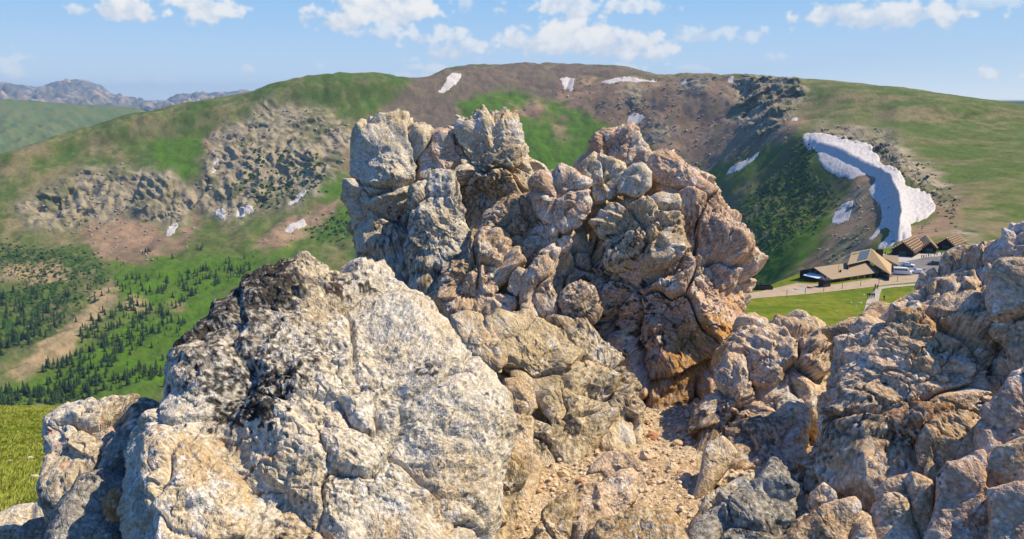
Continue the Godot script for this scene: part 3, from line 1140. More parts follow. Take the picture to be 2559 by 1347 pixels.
func foreground_rocks() -> void:
	var black := Color(0.020, 0.020, 0.020)
	var brown := Color(0.085, 0.06, 0.04)
	var rust := Color(0.56, 0.31, 0.10)
	var white := Color(0.74, 0.72, 0.69)
	# lichen crusts and stains where the photograph shows them
	for s in [[520, 800, 80, 0.7], [470, 880, 60, 0.55], [650, 690, 110, 0.85], [560, 750, 85, 0.7], [600, 680, 80, 0.75], [690, 640, 60, 0.6], [740, 630, 55, 0.45], [490, 820, 60, 0.5], [680, 780, 70, 0.35], [560, 930, 95, 0.5], [520, 880, 80, 0.5], [600, 850, 80, 0.42], [680, 900, 70, 0.4], [640, 990, 85, 0.55], [730, 960, 60, 0.45], [590, 1020, 70, 0.5], [850, 700, 60, 0.40], [900, 650, 40, 0.38], [930, 720, 45, 0.36], [790, 860, 50, 0.3], [1070, 920, 40, 0.3]]:
		add_stain(s[0], s[1], 3.35 if s[0] < 600 and s[1] < 900 else (3.2 if s[1] < 800 else 2.9), s[2] * 1.15, black, s[3] + 0.1)
	for s in [[480, 850, 60, 0.45], [440, 950, 50, 0.4], [850, 720, 60, 0.3]]:
		add_stain(s[0], s[1], 3.1, s[2], brown, s[3])
	for s in [[720, 720, 45, 0.30], [395, 1050, 35, 0.5], [640, 1150, 60, 0.12]]:
		add_stain(s[0], s[1], 2.7, s[2], Color(0.45, 0.24, 0.08), s[3])
	for s in [[960, 1050, 120, 0.2], [740, 640, 60, 0.25], [1010, 820, 110, 0.28], [600, 880, 60, 0.3]]:
		add_stain(s[0], s[1], 2.7, s[2], white, s[3])
	for s in [[1740, 880, 95, 0.8], [1700, 950, 90, 0.7], [1795, 850, 80, 0.7], [1650, 970, 70, 0.6], [1820, 760, 60, 0.4]]:
		add_stain(s[0], s[1], 4.9, s[2], rust, s[3])
	for s in [[1540, 620, 110, 0.36], [1500, 700, 110, 0.4], [1570, 760, 110, 0.34], [1620, 850, 90, 0.3], [1480, 800, 80, 0.34], [1430, 850, 60, 0.32], [1500, 900, 60, 0.3]]:
		add_stain(s[0], s[1], 4.75, s[2], Color(0.045, 0.038, 0.028), s[3])
	for s in [[990, 540, 40, 0.4], [960, 600, 60, 0.3]]:
		add_stain(s[0], s[1], 5.3, s[2], Color(0.05, 0.038, 0.02), s[3])
	for s in [[925, 330, 28, 0.5], [970, 370, 22, 0.5], [985, 440, 14, 0.5]]:
		add_stain(s[0], s[1], 5.3, s[2], Color(0.78, 0.77, 0.80), s[3])
	for s in [[2190, 950, 60, 0.3], [2200, 1000, 50, 0.35], [2250, 1100, 80, 0.22], [2150, 1060, 50, 0.25]]:
		add_stain(s[0], s[1], 3.1, s[2], Color(0.06, 0.045, 0.02), s[3])
	for s in [[150, 1080, 60, 0.3], [230, 1060, 60, 0.22], [130, 1150, 50, 0.3]]:
		add_stain(s[0], s[1], 3.35, s[2], Color(0.55, 0.36, 0.27), s[3])
	var diag := Vector3(0.75, 1.35, 0.9)
	build_rocks([
		["lichen_boulder", "large pale boulder with black lichen crusts, left of the gravel gully", "boulder", "", [
			{n="boulder_body", cuts=24, grow=1.0, k=PALE, d=3.1, c=[800, 1000], f=0.62, b=0.7, e=2.2, lean=0.85, side=0.0, blocky=0.42, p=[738,591, 766,597, 817,620, 849,634, 880,617, 914,606, 948,620, 994,654, 1039,694, 1079,739, 1119,791, 1159,848, 1199,899, 1233,939, 1260,979, 1275,1010, 1272,1060, 1245,1110, 1215,1150, 1180,1230, 1150,1330, 1100,1430, 800,1470, 450,1430, 400,1347, 379,1286, 356,1223, 345,1144, 356,1075, 385,1030, 419,1001, 422,944, 424,876, 453,825, 498,779, 515,739, 572,705, 607,677, 664,637, 686,615]},
			{n="lower_shoulder", k=CREAM, d=2.72, c=[470, 1215], f=0.7, blocky=0.6, lean=0.8, p=[350,1085, 402,1053, 470,1081, 527,1110, 573,1155, 618,1195, 634,1252, 600,1320, 520,1400, 400,1400, 372,1286, 342,1190, 339,1144]},
			{n="lower_shoulder", k=CREAM, d=2.72, c=[1040, 1240], f=0.8, blocky=0.8, lean=0.7, p=[971,1150, 1017,1087, 1060,1078, 1090,1082, 1125,1138, 1153,1218, 1145,1292, 1120,1400, 900,1420, 880,1310, 926,1235]},
			{n="flake", label="dull grey mica flake on the boulder's right side", k=GREY, d=2.93, c=[1122, 942], f=0.25, b=0.6, e=3.0, amp=0.6, p=[1062,908, 1090,903, 1115,910, 1150,922, 1175,940, 1187,967, 1160,980, 1136,981, 1100,962, 1080,945]},
			{n="foot", k=CREAM, d=2.60, c=[830, 1335], f=0.7, lean=0.5, p=[640,1335, 700,1268, 760,1245, 800,1240, 900,1262, 1000,1290, 1040,1347, 1000,1430, 650,1430]},
			{n="foot", k=TAN, d=3.0, c=[1225, 1260], dn=60, f=0.8, lean=0.5, p=[1150,1190, 1215,1150, 1262,1090, 1300,1130, 1325,1180, 1285,1260, 1262,1347, 1200,1420, 1130,1420, 1120,1300]}]],
		["knobbly_boulder", "knobbly pale cream boulder at the left, beside the grass slope", "boulder", "", [
			{n="boulder_body", grow=0.99, k=PALE, d=3.5, dn=60, c=[225, 1085], f=0.8, lean=0.8, p=[100,1110, 111,1047, 145,1013, 214,990, 271,984, 333,979, 379,981, 413,1001, 400,1040, 375,1090, 340,1130, 276,1160, 225,1200, 191,1245, 157,1262, 134,1205, 111,1150]},
			{n="side_block", k=GREY, d=3.3, c=[315, 1130], f=0.8, p=[268,1110, 290,1090, 325,1073, 366,1070, 366,1120, 352,1170, 330,1205, 290,1230, 245,1240, 228,1200, 255,1150]},
			{n="foot", k=GREY, d=3.12, dn=60, c=[265, 1310], f=0.8, lean=0.4, p=[165,1260, 200,1215, 250,1195, 300,1205, 345,1225, 375,1290, 395,1347, 390,1420, 110,1420, 130,1347, 150,1300]},
			{n="knob", k=RUST, d=2.95, c=[290, 1265], f=0.8, p=[258,1250, 275,1225, 300,1220, 318,1240, 322,1275, 305,1300, 270,1300]}]],
		["corner_boulder", "low pale boulder in the grass at the lower left corner", "boulder", "", [
			{n="boulder_body", k=PALE, d=4.1, dn=60, c=[45, 1315], f=0.9, lean=0.6, p=[-70,1330, -40,1295, 0,1290, 40,1268, 90,1253, 125,1258, 130,1285, 100,1318, 60,1350, 20,1385, -50,1380]},
			{n="knob", k=GREY, d=3.9, dn=60, c=[80, 1330], f=0.8, p=[40,1330, 70,1300, 110,1290, 125,1310, 110,1360, 60,1380]}]],
		["tall_crag", "tall twin-peaked pale crag behind the lichen boulder", "crag", "", [
			{n="core", q=0.6, k=TAN, d=5.8, c=[1100, 560], dn=120, f=0.5, b=0.7, grow=1.0, p=[905,430, 980,380, 1050,380, 1110,370, 1180,380, 1290,400, 1335,450, 1340,560, 1330,760, 1200,820, 1000,820, 900,740, 885,600]},
			{n="left_pinnacle", k=PALE, d=5.7, dn=60, c=[955, 480], f=0.85, lean=0.19, blocky=0.7, p=[902,312, 915,316, 920,301, 947,285, 960,289, 985,285, 1012,291, 1040,296, 1062,304, 1074,322, 1082,340, 1075,360, 1055,380, 1040,400, 1034,440, 1030,500, 1028,560, 1040,640, 1040,720, 1000,790, 930,780, 900,700, 890,640, 886,587, 882,550, 872,525, 864,495, 870,470, 882,447, 882,425, 888,362, 893,330]},
			{n="middle_block", k=PINK, d=5.65, c=[1108, 395], f=0.8, p=[1077,360, 1085,340, 1102,327, 1120,334, 1135,345, 1170,375, 1175,420, 1150,470, 1112,500, 1060,490, 1042,440, 1041,405, 1055,382]},
			{n="right_pinnacle", k=CREAM, d=5.7, dn=60, c=[1240, 410], f=0.85, lean=0.19, blocky=1.3, p=[1212,267, 1237,282, 1260,285, 1280,306, 1287,330, 1300,362, 1327,392, 1345,410, 1351,435, 1349,470, 1345,520, 1300,600, 1225,640, 1170,600, 1155,500, 1150,450, 1150,400, 1138,350, 1136,325, 1150,298, 1172,297, 1192,282]},
			{n="front_slab", k=PALE, d=5.3, dn=60, c=[1095, 560], f=0.7, lean=0.25, blocky=0.7, p=[1077,442, 1100,430, 1130,434, 1150,462, 1157,500, 1167,522, 1162,550, 1172,580, 1160,635, 1135,655, 1097,690, 1070,740, 1035,720, 1026,650, 1020,560, 1024,487, 1035,470, 1057,460]}]],
		["central_crag", "massive cream and pink crag with dark lichen face, right of the centre", "crag", "", [
			{n="crag_body", grow=0.965, cuts=26, k=PINK, d=5.15, dn=60, c=[1670, 730], f=0.72, b=0.9, e=2.0, lean=0.28, side=-0.12, blocky=1.2, p=[1480,560, 1520,500, 1580,465, 1650,455, 1720,445, 1790,478, 1815,500, 1835,530, 1850,555, 1868,590, 1876,625, 1882,660, 1878,705, 1862,760, 1847,810, 1835,850, 1815,890, 1790,920, 1750,950, 1700,985, 1650,1010, 1600,1010, 1570,960, 1530,880, 1490,810, 1440,740, 1430,660, 1445,600]},
			{n="inner_mass", q=0.7, k=CREAM, d=5.12, dn=60, c=[1370, 730], f=0.4, b=0.8, lean=0.28, blocky=1.3, p=[1180,640, 1240,600, 1300,560, 1400,520, 1500,520, 1560,580, 1580,800, 1540,940, 1400,960, 1260,900, 1150,830, 1120,760]},
			{n="upper_mass", q=0.8, k=PINK, d=5.5, c=[1620, 480], f=0.55, b=0.7, lean=0.25, grow=1.0, p=[1442,425, 1470,395, 1520,370, 1580,362, 1632,382, 1680,384, 1735,430, 1790,478, 1825,520, 1830,600, 1760,680, 1560,680, 1460,600, 1435,500]},
			{n="summit_block", k=PINK, d=5.45, c=[1550, 380], f=0.8, p=[1577,314, 1592,337, 1610,355, 1630,377, 1636,400, 1620,430, 1545,440, 1480,440, 1442,425, 1445,400, 1467,377, 1480,347, 1490,332, 1510,325, 1535,331, 1560,317]},
			{n="shoulder_knob", grow=1.1, k=PINK, d=5.02, e=2.8, c=[1408, 492], f=0.6, lean=0.23, p=[1402,416, 1425,425, 1440,437, 1460,450, 1472,470, 1480,502, 1470,527, 1440,555, 1405,577, 1370,562, 1350,540, 1342,490, 1340,450, 1350,437, 1375,430, 1387,420]},
			{n="upper_block", grow=1.1, k=CREAM, d=5.15, c=[1505, 445], f=0.65, lean=0.28, p=[1460,405, 1500,390, 1532,395, 1557,410, 1563,435, 1545,470, 1510,505, 1490,512, 1478,480, 1460,455, 1444,437]},
			{n="upper_block", grow=1.1, k=PALE, d=5.05, c=[1580, 452], f=0.8, lean=0.28, p=[1568,415, 1600,410, 1622,432, 1618,465, 1592,490, 1540,482, 1552,440]},
			{n="right_shoulder", k=PINK, d=5.25, c=[1705, 450], f=0.85, lean=0.30, p=[1632,387, 1670,377, 1687,385, 1707,400, 1730,417, 1740,440, 1770,460, 1797,480, 1815,510, 1790,560, 1700,540, 1645,490, 1625,440, 1622,410]},
			{n="face_block", k=CREAM, d=4.95, c=[1590, 590], f=0.7, lean=0.28, blocky=1.4, p=[1490,560, 1530,520, 1600,500, 1680,500, 1720,540, 1700,620, 1640,680, 1560,690, 1500,650]},
			{n="left_saddle", grow=1.1, k=WARM, d=5.15, c=[1290, 565], f=0.8, lean=0.32, blocky=0.7, p=[1240,520, 1275,490, 1300,483, 1345,483, 1358,545, 1370,600, 1345,650, 1300,660, 1260,640, 1230,600, 1205,565, 1215,540]},
			{n="left_block", grow=1.1, k=WARM, d=4.9, c=[1180, 690], f=0.75, lean=0.28, p=[1180,590, 1200,580, 1235,585, 1260,605, 1272,632, 1287,660, 1262,695, 1235,735, 1195,785, 1147,800, 1122,795, 1092,745, 1098,700, 1115,675, 1135,655, 1165,640, 1173,615]},
			{n="chip", grow=1.1, k=WARM, d=5.0, c=[1305, 620], f=0.8, p=[1277,597, 1295,590, 1317,595, 1342,617, 1325,640, 1297,650, 1280,628]},
			{n="rib", grow=1.1, k=WARM, d=4.8, c=[1347, 710], f=0.65, lean=0.30, p=[1350,627, 1382,615, 1397,635, 1388,680, 1376,702, 1390,735, 1390,775, 1360,792, 1315,790, 1298,757, 1308,720, 1326,680, 1341,650]},
			{n="rib", grow=1.1, k=WARM, d=4.8, c=[1292, 705], f=0.65, p=[1295,672, 1316,687, 1307,722, 1290,738, 1266,722, 1274,695]},
			{n="rib", grow=1.1, k=WARM, d=4.75, c=[1445, 750], f=0.85, lean=0.28, p=[1402,732, 1425,712, 1450,703, 1470,712, 1485,735, 1497,767, 1480,800, 1435,795, 1404,765]},
			{n="chip", grow=1.1, k=WARM, d=4.8, c=[1247, 763], f=0.65, p=[1220,742, 1250,733, 1285,742, 1294,762, 1279,785, 1235,795, 1207,790, 1202,765]},
			{n="chip", grow=1.1, k=WARM, d=4.95, c=[1420, 620], f=0.65, p=[1395,600, 1410,588, 1425,590, 1430,610, 1420,630, 1400,628]},
			{n="chip", grow=1.1, k=PINK, d=4.9, c=[1620, 555], f=0.65, p=[1600,540, 1620,528, 1642,540, 1640,570, 1620,585, 1600,575]}]],
		["stepped_crag", "low stepped cream outcrop between the lichen boulder and the gravel gully", "crag", "", [
			{n="core", q=0.6, k=OLIVE, d=4.38, c=[1370, 950], dn=100, f=0.5, b=0.6, lean=0.5, grow=1.0, p=[1150,810, 1240,790, 1340,800, 1460,820, 1540,900, 1575,960, 1570,1040, 1450,1080, 1380,1110, 1300,1110, 1240,1040, 1200,920]},
			{n="step", grow=1.08, k=CREAM, d=4.35, c=[1197, 838], f=0.8, lean=0.8, blocky=0.7, p=[1135,797, 1170,783, 1205,790, 1222,812, 1238,835, 1270,880, 1250,930, 1200,900, 1172,870, 1145,830]},
			{n="step", grow=1.08, k=OLIVE, d=4.35, c=[1330, 885], f=0.8, lean=0.8, p=[1212,800, 1240,777, 1285,785, 1327,790, 1365,825, 1400,858, 1442,890, 1460,935, 1440,1000, 1380,1030, 1320,985, 1270,940, 1240,890, 1222,840]},
			{n="step", grow=1.08, k=CREAM, d=4.4, dn=60, c=[1500, 940], f=0.75, lean=0.8, blocky=1.3, p=[1355,812, 1420,798, 1470,812, 1502,855, 1542,893, 1577,930, 1594,962, 1590,1010, 1585,1060, 1545,1080, 1500,1060, 1470,1000, 1435,935, 1395,870]},
			{n="step", grow=1.08, k=OLIVE, d=4.05, dn=60, c=[1430, 1045], f=0.85, lean=0.6, p=[1355,1007, 1382,975, 1412,968, 1437,985, 1477,993, 1527,1008, 1532,1027, 1512,1055, 1470,1078, 1447,1095, 1412,1132, 1393,1105, 1380,1068, 1360,1035]},
			{n="step", grow=1.08, k=OLIVE, d=3.95, dn=60, c=[1360, 1098], f=0.85, lean=0.6, p=[1338,1048, 1370,1060, 1397,1100, 1414,1128, 1390,1142, 1340,1150, 1322,1115, 1320,1075]},
			{n="step", grow=1.08, k=CREAM, d=4.05, c=[1300, 985], f=0.8, lean=0.6, p=[1262,948, 1300,943, 1327,975, 1340,1015, 1320,1040, 1290,1020, 1265,985]},
			{n="step", grow=1.08, k=CREAM, d=3.8, dn=60, c=[1290, 1050], f=0.85, lean=0.6, p=[1250,1005, 1290,998, 1327,1028, 1326,1085, 1303,1120, 1270,1100, 1245,1050]},
			{n="step", grow=1.08, k=CREAM, d=3.65, dn=60, c=[1290, 1140], f=0.8, lean=0.6, p=[1255,1110, 1290,1095, 1330,1120, 1345,1160, 1320,1200, 1280,1200, 1250,1160]}]],
		["gully_crag", "ragged pinkish outcrop at the right edge of the gravel gully", "crag", "", [
			{n="core", q=0.6, k=WARM, d=4.45, c=[1930, 960], dn=80, f=0.5, b=0.7, grow=1.0, p=[1810,900, 1850,840, 1920,815, 2000,815, 2060,830, 2085,900, 2060,1000, 2000,1070, 1880,1090, 1790,1060]},
			{n="crag_body", k=WARM, d=4.5, dn=60, c=[1890, 915], f=0.8, lean=0.6, side=-0.15, blocky=1.2, p=[1798,910, 1815,870, 1835,837, 1870,801, 1895,799, 1925,804, 1942,810, 1966,822, 1978,857, 1982,890, 1988,930, 1955,975, 1930,1020, 1880,1040, 1830,1010, 1800,970]},
			{n="right_tooth", k=CREAM, d=4.55, dn=60, c=[2030, 895], f=0.8, lean=0.6, blocky=1.2, p=[2010,807, 2037,795, 2055,812, 2070,827, 2083,860, 2095,895, 2085,950, 2060,990, 2020,1010, 1985,985, 1975,900, 1982,852]},
			{n="quartz_cap", label="bright white quartz cap on top", k=PALE, d=4.7, c=[1990, 815], f=0.7, p=[1950,805, 1972,787, 1990,777, 2012,782, 2025,797, 2030,840, 1990,860, 1955,845]},
			{n="lower_block", grow=1.08, k=WARM, d=4.25, dn=60, c=[1830, 1005], f=0.75, lean=0.25, blocky=1.3, p=[1785,965, 1800,925, 1820,898, 1855,908, 1865,955, 1885,990, 1910,1015, 1942,1028, 1940,1060, 1875,1080, 1820,1095, 1770,1100, 1742,1080, 1750,1027, 1767,990]},
			{n="lower_block", grow=1.08, k=CREAM, d=4.2, dn=60, c=[1975, 1022], f=0.9, lean=0.6, p=[1942,1010, 1965,982, 2000,1000, 2012,1027, 2005,1065, 1960,1075, 1940,1055]},
			{n="lower_block", grow=1.08, k=WARM, d=4.05, dn=60, c=[1915, 1085], f=0.9, lean=0.6, p=[1815,1072, 1870,1052, 1960,1055, 2002,1070, 2012,1100, 1970,1120, 1900,1115, 1830,1108]}]],
		["right_outcrop", "large rough outcrop of pale pink rock filling the lower right", "crag", "", [
			{n="core", q=0.7, k=WARM, d=3.55, c=[2400, 1000], dn=150, f=0.35, b=0.6, lean=0.5, grow=1.0, p=[2090,850, 2150,800, 2230,765, 2310,710, 2350,665, 2400,640, 2450,630, 2500,605, 2540,575, 2620,570, 2720,800, 2720,1300, 2500,1400, 2200,1400, 2060,1250, 2040,1080]},
			{n="apron", k=WARM, d=4.0, dn=60, c=[2160, 890], f=0.6, lean=0.6, grain=diag, p=[2066,832, 2105,805, 2144,785, 2166,762, 2182,750, 2205,752, 2225,760, 2250,745, 2290,728, 2320,760, 2290,830, 2240,920, 2190,1000, 2130,1060, 2070,1100, 2025,1105, 2035,1050, 2070,970, 2092,900, 2082,860]},
			{n="blade", k=PINK, d=3.9, c=[2243, 770], f=0.9, b=1.0, p=[2182,812, 2200,790, 2229,763, 2260,747, 2289,733, 2300,750, 2275,772, 2244,784, 2200,815]},
			{n="main_ridge", cuts=26, k=WARM, d=3.45, c=[2290, 930], f=0.62, b=0.8, lean=0.6, side=-0.05, dn=40, blocky=1.1, grain=diag, p=[2394,673, 2419,671, 2457,679, 2477,694, 2492,725, 2504,750, 2517,790, 2505,850, 2485,910, 2460,980, 2435,1060, 2410,1130, 2370,1190, 2300,1230, 2210,1230, 2130,1200, 2060,1170, 2020,1130, 2030,1090, 2070,1040, 2115,990, 2160,925, 2220,840, 2290,765, 2332,735, 2369,700]},
			{n="shade_toned_face", label="steep rust-stained face below the ridge, coloured darker for its shade", cuts=22, k=RUST, d=3.25, dn=80, c=[2240, 1150], f=0.35, b=0.8, lean=-0.3, blocky=1.4, p=[2035,1160, 2080,1110, 2150,1080, 2230,1060, 2310,1040, 2400,1030, 2420,1090, 2405,1150, 2390,1230, 2320,1290, 2220,1310, 2120,1270, 2060,1220]},  # darker rust palette carries the face's shade as well as its stain
			{n="top_block", grow=1.08, k=WARM, d=3.95, c=[2400, 690], f=0.7, lean=0.4, p=[2337,672, 2349,650, 2369,638, 2394,628, 2420,620, 2440,614, 2456,625, 2475,660, 2470,740, 2420,780, 2357,780, 2330,730]},
			{n="dark_block", e=3.2, grow=1.3, k=WARM, d=3.92, c=[2318, 715], f=0.5, p=[2302,685, 2332,674, 2348,700, 2335,735, 2300,755, 2290,730]},
			{n="top_block", grow=1.08, k=PINK, d=3.75, c=[2550, 665], f=0.8, lean=0.3, grain=diag, p=[2450,640, 2470,618, 2502,597, 2506,575, 2530,560, 2570,550, 2640,555, 2680,760, 2600,800, 2510,770, 2480,710, 2455,680]},
			{n="side_block", e=3.2, grow=1.3, k=WARM, d=3.44, c=[2575, 790], f=0.5, lean=0.3, grain=diag, p=[2495,705, 2520,686, 2570,690, 2660,700, 2670,930, 2570,950, 2535,900, 2512,830, 2500,760]},
			{n="side_block", e=3.2, grow=1.3, k=PINK, d=3.09, c=[2560, 1040], f=0.5, lean=0.2, blocky=0.8, p=[2465,1045, 2500,1010, 2535,955, 2570,930, 2670,920, 2670,1120, 2559,1115, 2520,1122, 2489,1145, 2464,1132, 2464,1085]},
			{n="wedge", e=3.2, grow=1.3, k=WARM, d=3.09, c=[2435, 1112], f=0.5, p=[2396,1135, 2419,1085, 2457,1048, 2470,1085, 2466,1130, 2452,1155, 2414,1160]},
			{n="side_block", e=3.2, grow=1.3, k=WARM, d=2.96, c=[2545, 1172], f=0.5, lean=0.2, blocky=0.8, p=[2485,1150, 2519,1120, 2570,1105, 2670,1105, 2670,1240, 2548,1232, 2519,1238, 2474,1228, 2472,1190]},
			{n="pink_slab", e=3.2, grow=1.3, k=PINK, d=2.92, c=[2425, 1275], f=0.5, lean=0.25, blocky=0.8, p=[2382,1185, 2417,1165, 2452,1160, 2464,1197, 2455,1222, 2475,1240, 2498,1285, 2505,1330, 2500,1430, 2350,1430, 2330,1340, 2355,1260, 2365,1210]},
			{n="knob", e=3.2, grow=1.3, k=WARM, d=3.09, c=[2347, 1140], f=0.5, blocky=1.3, p=[2303,1122, 2324,1087, 2357,1090, 2398,1110, 2384,1138, 2366,1175, 2344,1215, 2322,1190, 2305,1160]},
			{n="knob", e=3.2, grow=1.3, k=WARM, d=2.99, c=[2262, 1290], f=0.5, p=[2226,1222, 2269,1202, 2314,1222, 2322,1262, 2322,1320, 2300,1420, 2200,1420, 2188,1310, 2204,1250]},
			{n="dark_block", e=3.2, grow=1.3, k=WARM, d=3.19, c=[2105, 1195], f=0.5, blocky=0.7, p=[2045,1165, 2085,1127, 2119,1140, 2146,1170, 2162,1210, 2160,1250, 2119,1268, 2087,1252, 2076,1215, 2046,1198]},
			{n="dark_block", e=3.2, grow=1.3, k=WARM, d=3.04, c=[2055, 1250], f=0.5, blocky=0.7, p=[2028,1238, 2058,1213, 2084,1232, 2085,1275, 2044,1288, 2025,1262]},
			{n="foot", e=3.2, grow=1.3, k=WARM, d=2.92, c=[2070, 1335], f=0.5, lean=0.4, p=[1965,1347, 2010,1310, 2059,1283, 2119,1268, 2150,1297, 2165,1430, 1950,1430]},
			{n="foot", e=3.2, grow=1.3, k=WARM, d=3.09, c=[2180, 1320], f=0.5, p=[2145,1280, 2195,1255, 2225,1310, 2210,1430, 2130,1430]},
			{n="foot", e=3.2, grow=1.3, k=WARM, d=2.99, c=[2345, 1350], f=0.5, p=[2310,1310, 2355,1290, 2385,1330, 2380,1430, 2300,1430]},
			{n="foot", e=3.2, grow=1.3, k=PINK, d=2.80, c=[2570, 1320], f=0.5, p=[2495,1250, 2559,1232, 2670,1240, 2670,1430, 2490,1430, 2496,1310]}]],
		["grey_boulder", "low grey wedge-shaped boulder at the bottom, right of the gully", "boulder", "", [
			{n="boulder_body", k=GREY, d=3.05, dn=60, c=[1875, 1290], f=0.65, lean=0.6, side=0.1, blocky=0.6, p=[1895,1183, 1924,1143, 1954,1143, 1989,1172, 2013,1208, 1996,1240, 1985,1290, 1970,1347, 1960,1430, 1700,1430, 1722,1331, 1758,1275, 1813,1228, 1862,1203]},
			{n="raised_plate", k=GREY, d=2.85, c=[1948, 1212], f=0.4, amp=0.7, p=[1900,1195, 1925,1182, 1960,1185, 1995,1210, 1990,1240, 1960,1252, 1925,1245, 1908,1225]},
			{n="ledge", k=CREAM, d=3.2, dn=60, c=[1800, 1240], f=0.8, lean=0.5, p=[1718,1265, 1760,1238, 1800,1212, 1850,1188, 1888,1178, 1885,1210, 1835,1245, 1785,1285, 1740,1310]}]],
		["brown_rock", "low broken tan-brown rock in the gravel at the bottom", "rock", "", [
			{n="rock_body", k=WARM, d=3.12, dn=60, c=[1510, 1240], f=0.7, lean=0.5, blocky=1.3, p=[1432,1242, 1455,1210, 1500,1198, 1545,1177, 1575,1172, 1590,1190, 1590,1255, 1525,1282, 1430,1318, 1424,1280]},
			{n="rock_end", k=TAN, d=3.0, dn=60, c=[1372, 1315], f=0.7, lean=0.5, p=[1305,1365, 1350,1300, 1377,1260, 1400,1242, 1430,1240, 1434,1275, 1422,1315, 1414,1350, 1405,1420, 1300,1420]}]],
		["pink_block", "angular pink block lying on top of the brown rock", "rock", "", [
			{n="block_body", k=WARM, d=3.3, c=[1548, 1158], f=0.8, lean=0.4, e=3.2, amp=0.5, blocky=0.5, p=[1510,1130, 1552,1123, 1585,1135, 1607,1160, 1602,1178, 1570,1180, 1515,1195, 1500,1180, 1462,1190, 1476,1163]}]],
		["bottom_slab", "cracked cream slab at the bottom edge between brown rock and grey boulder", "rock", "", [
			{n="slab_body", k=TAN, d=2.92, dn=60, c=[1600, 1345], f=0.6, lean=0.7, p=[1480,1365, 1512,1307, 1582,1295, 1612,1265, 1650,1268, 1690,1285, 1705,1315, 1712,1430, 1470,1430]}]],
		["gully_lump", "cream lump sloping into the gravel below the pinkish outcrop", "rock", "", [
			{n="rock_body", k=CREAM, d=3.65, dn=60, c=[1795, 1138], f=0.8, lean=0.5, p=[1770,1115, 1805,1090, 1822,1102, 1842,1130, 1815,1165, 1765,1180, 1730,1208, 1705,1222, 1735,1180, 1760,1150]}]],
	])

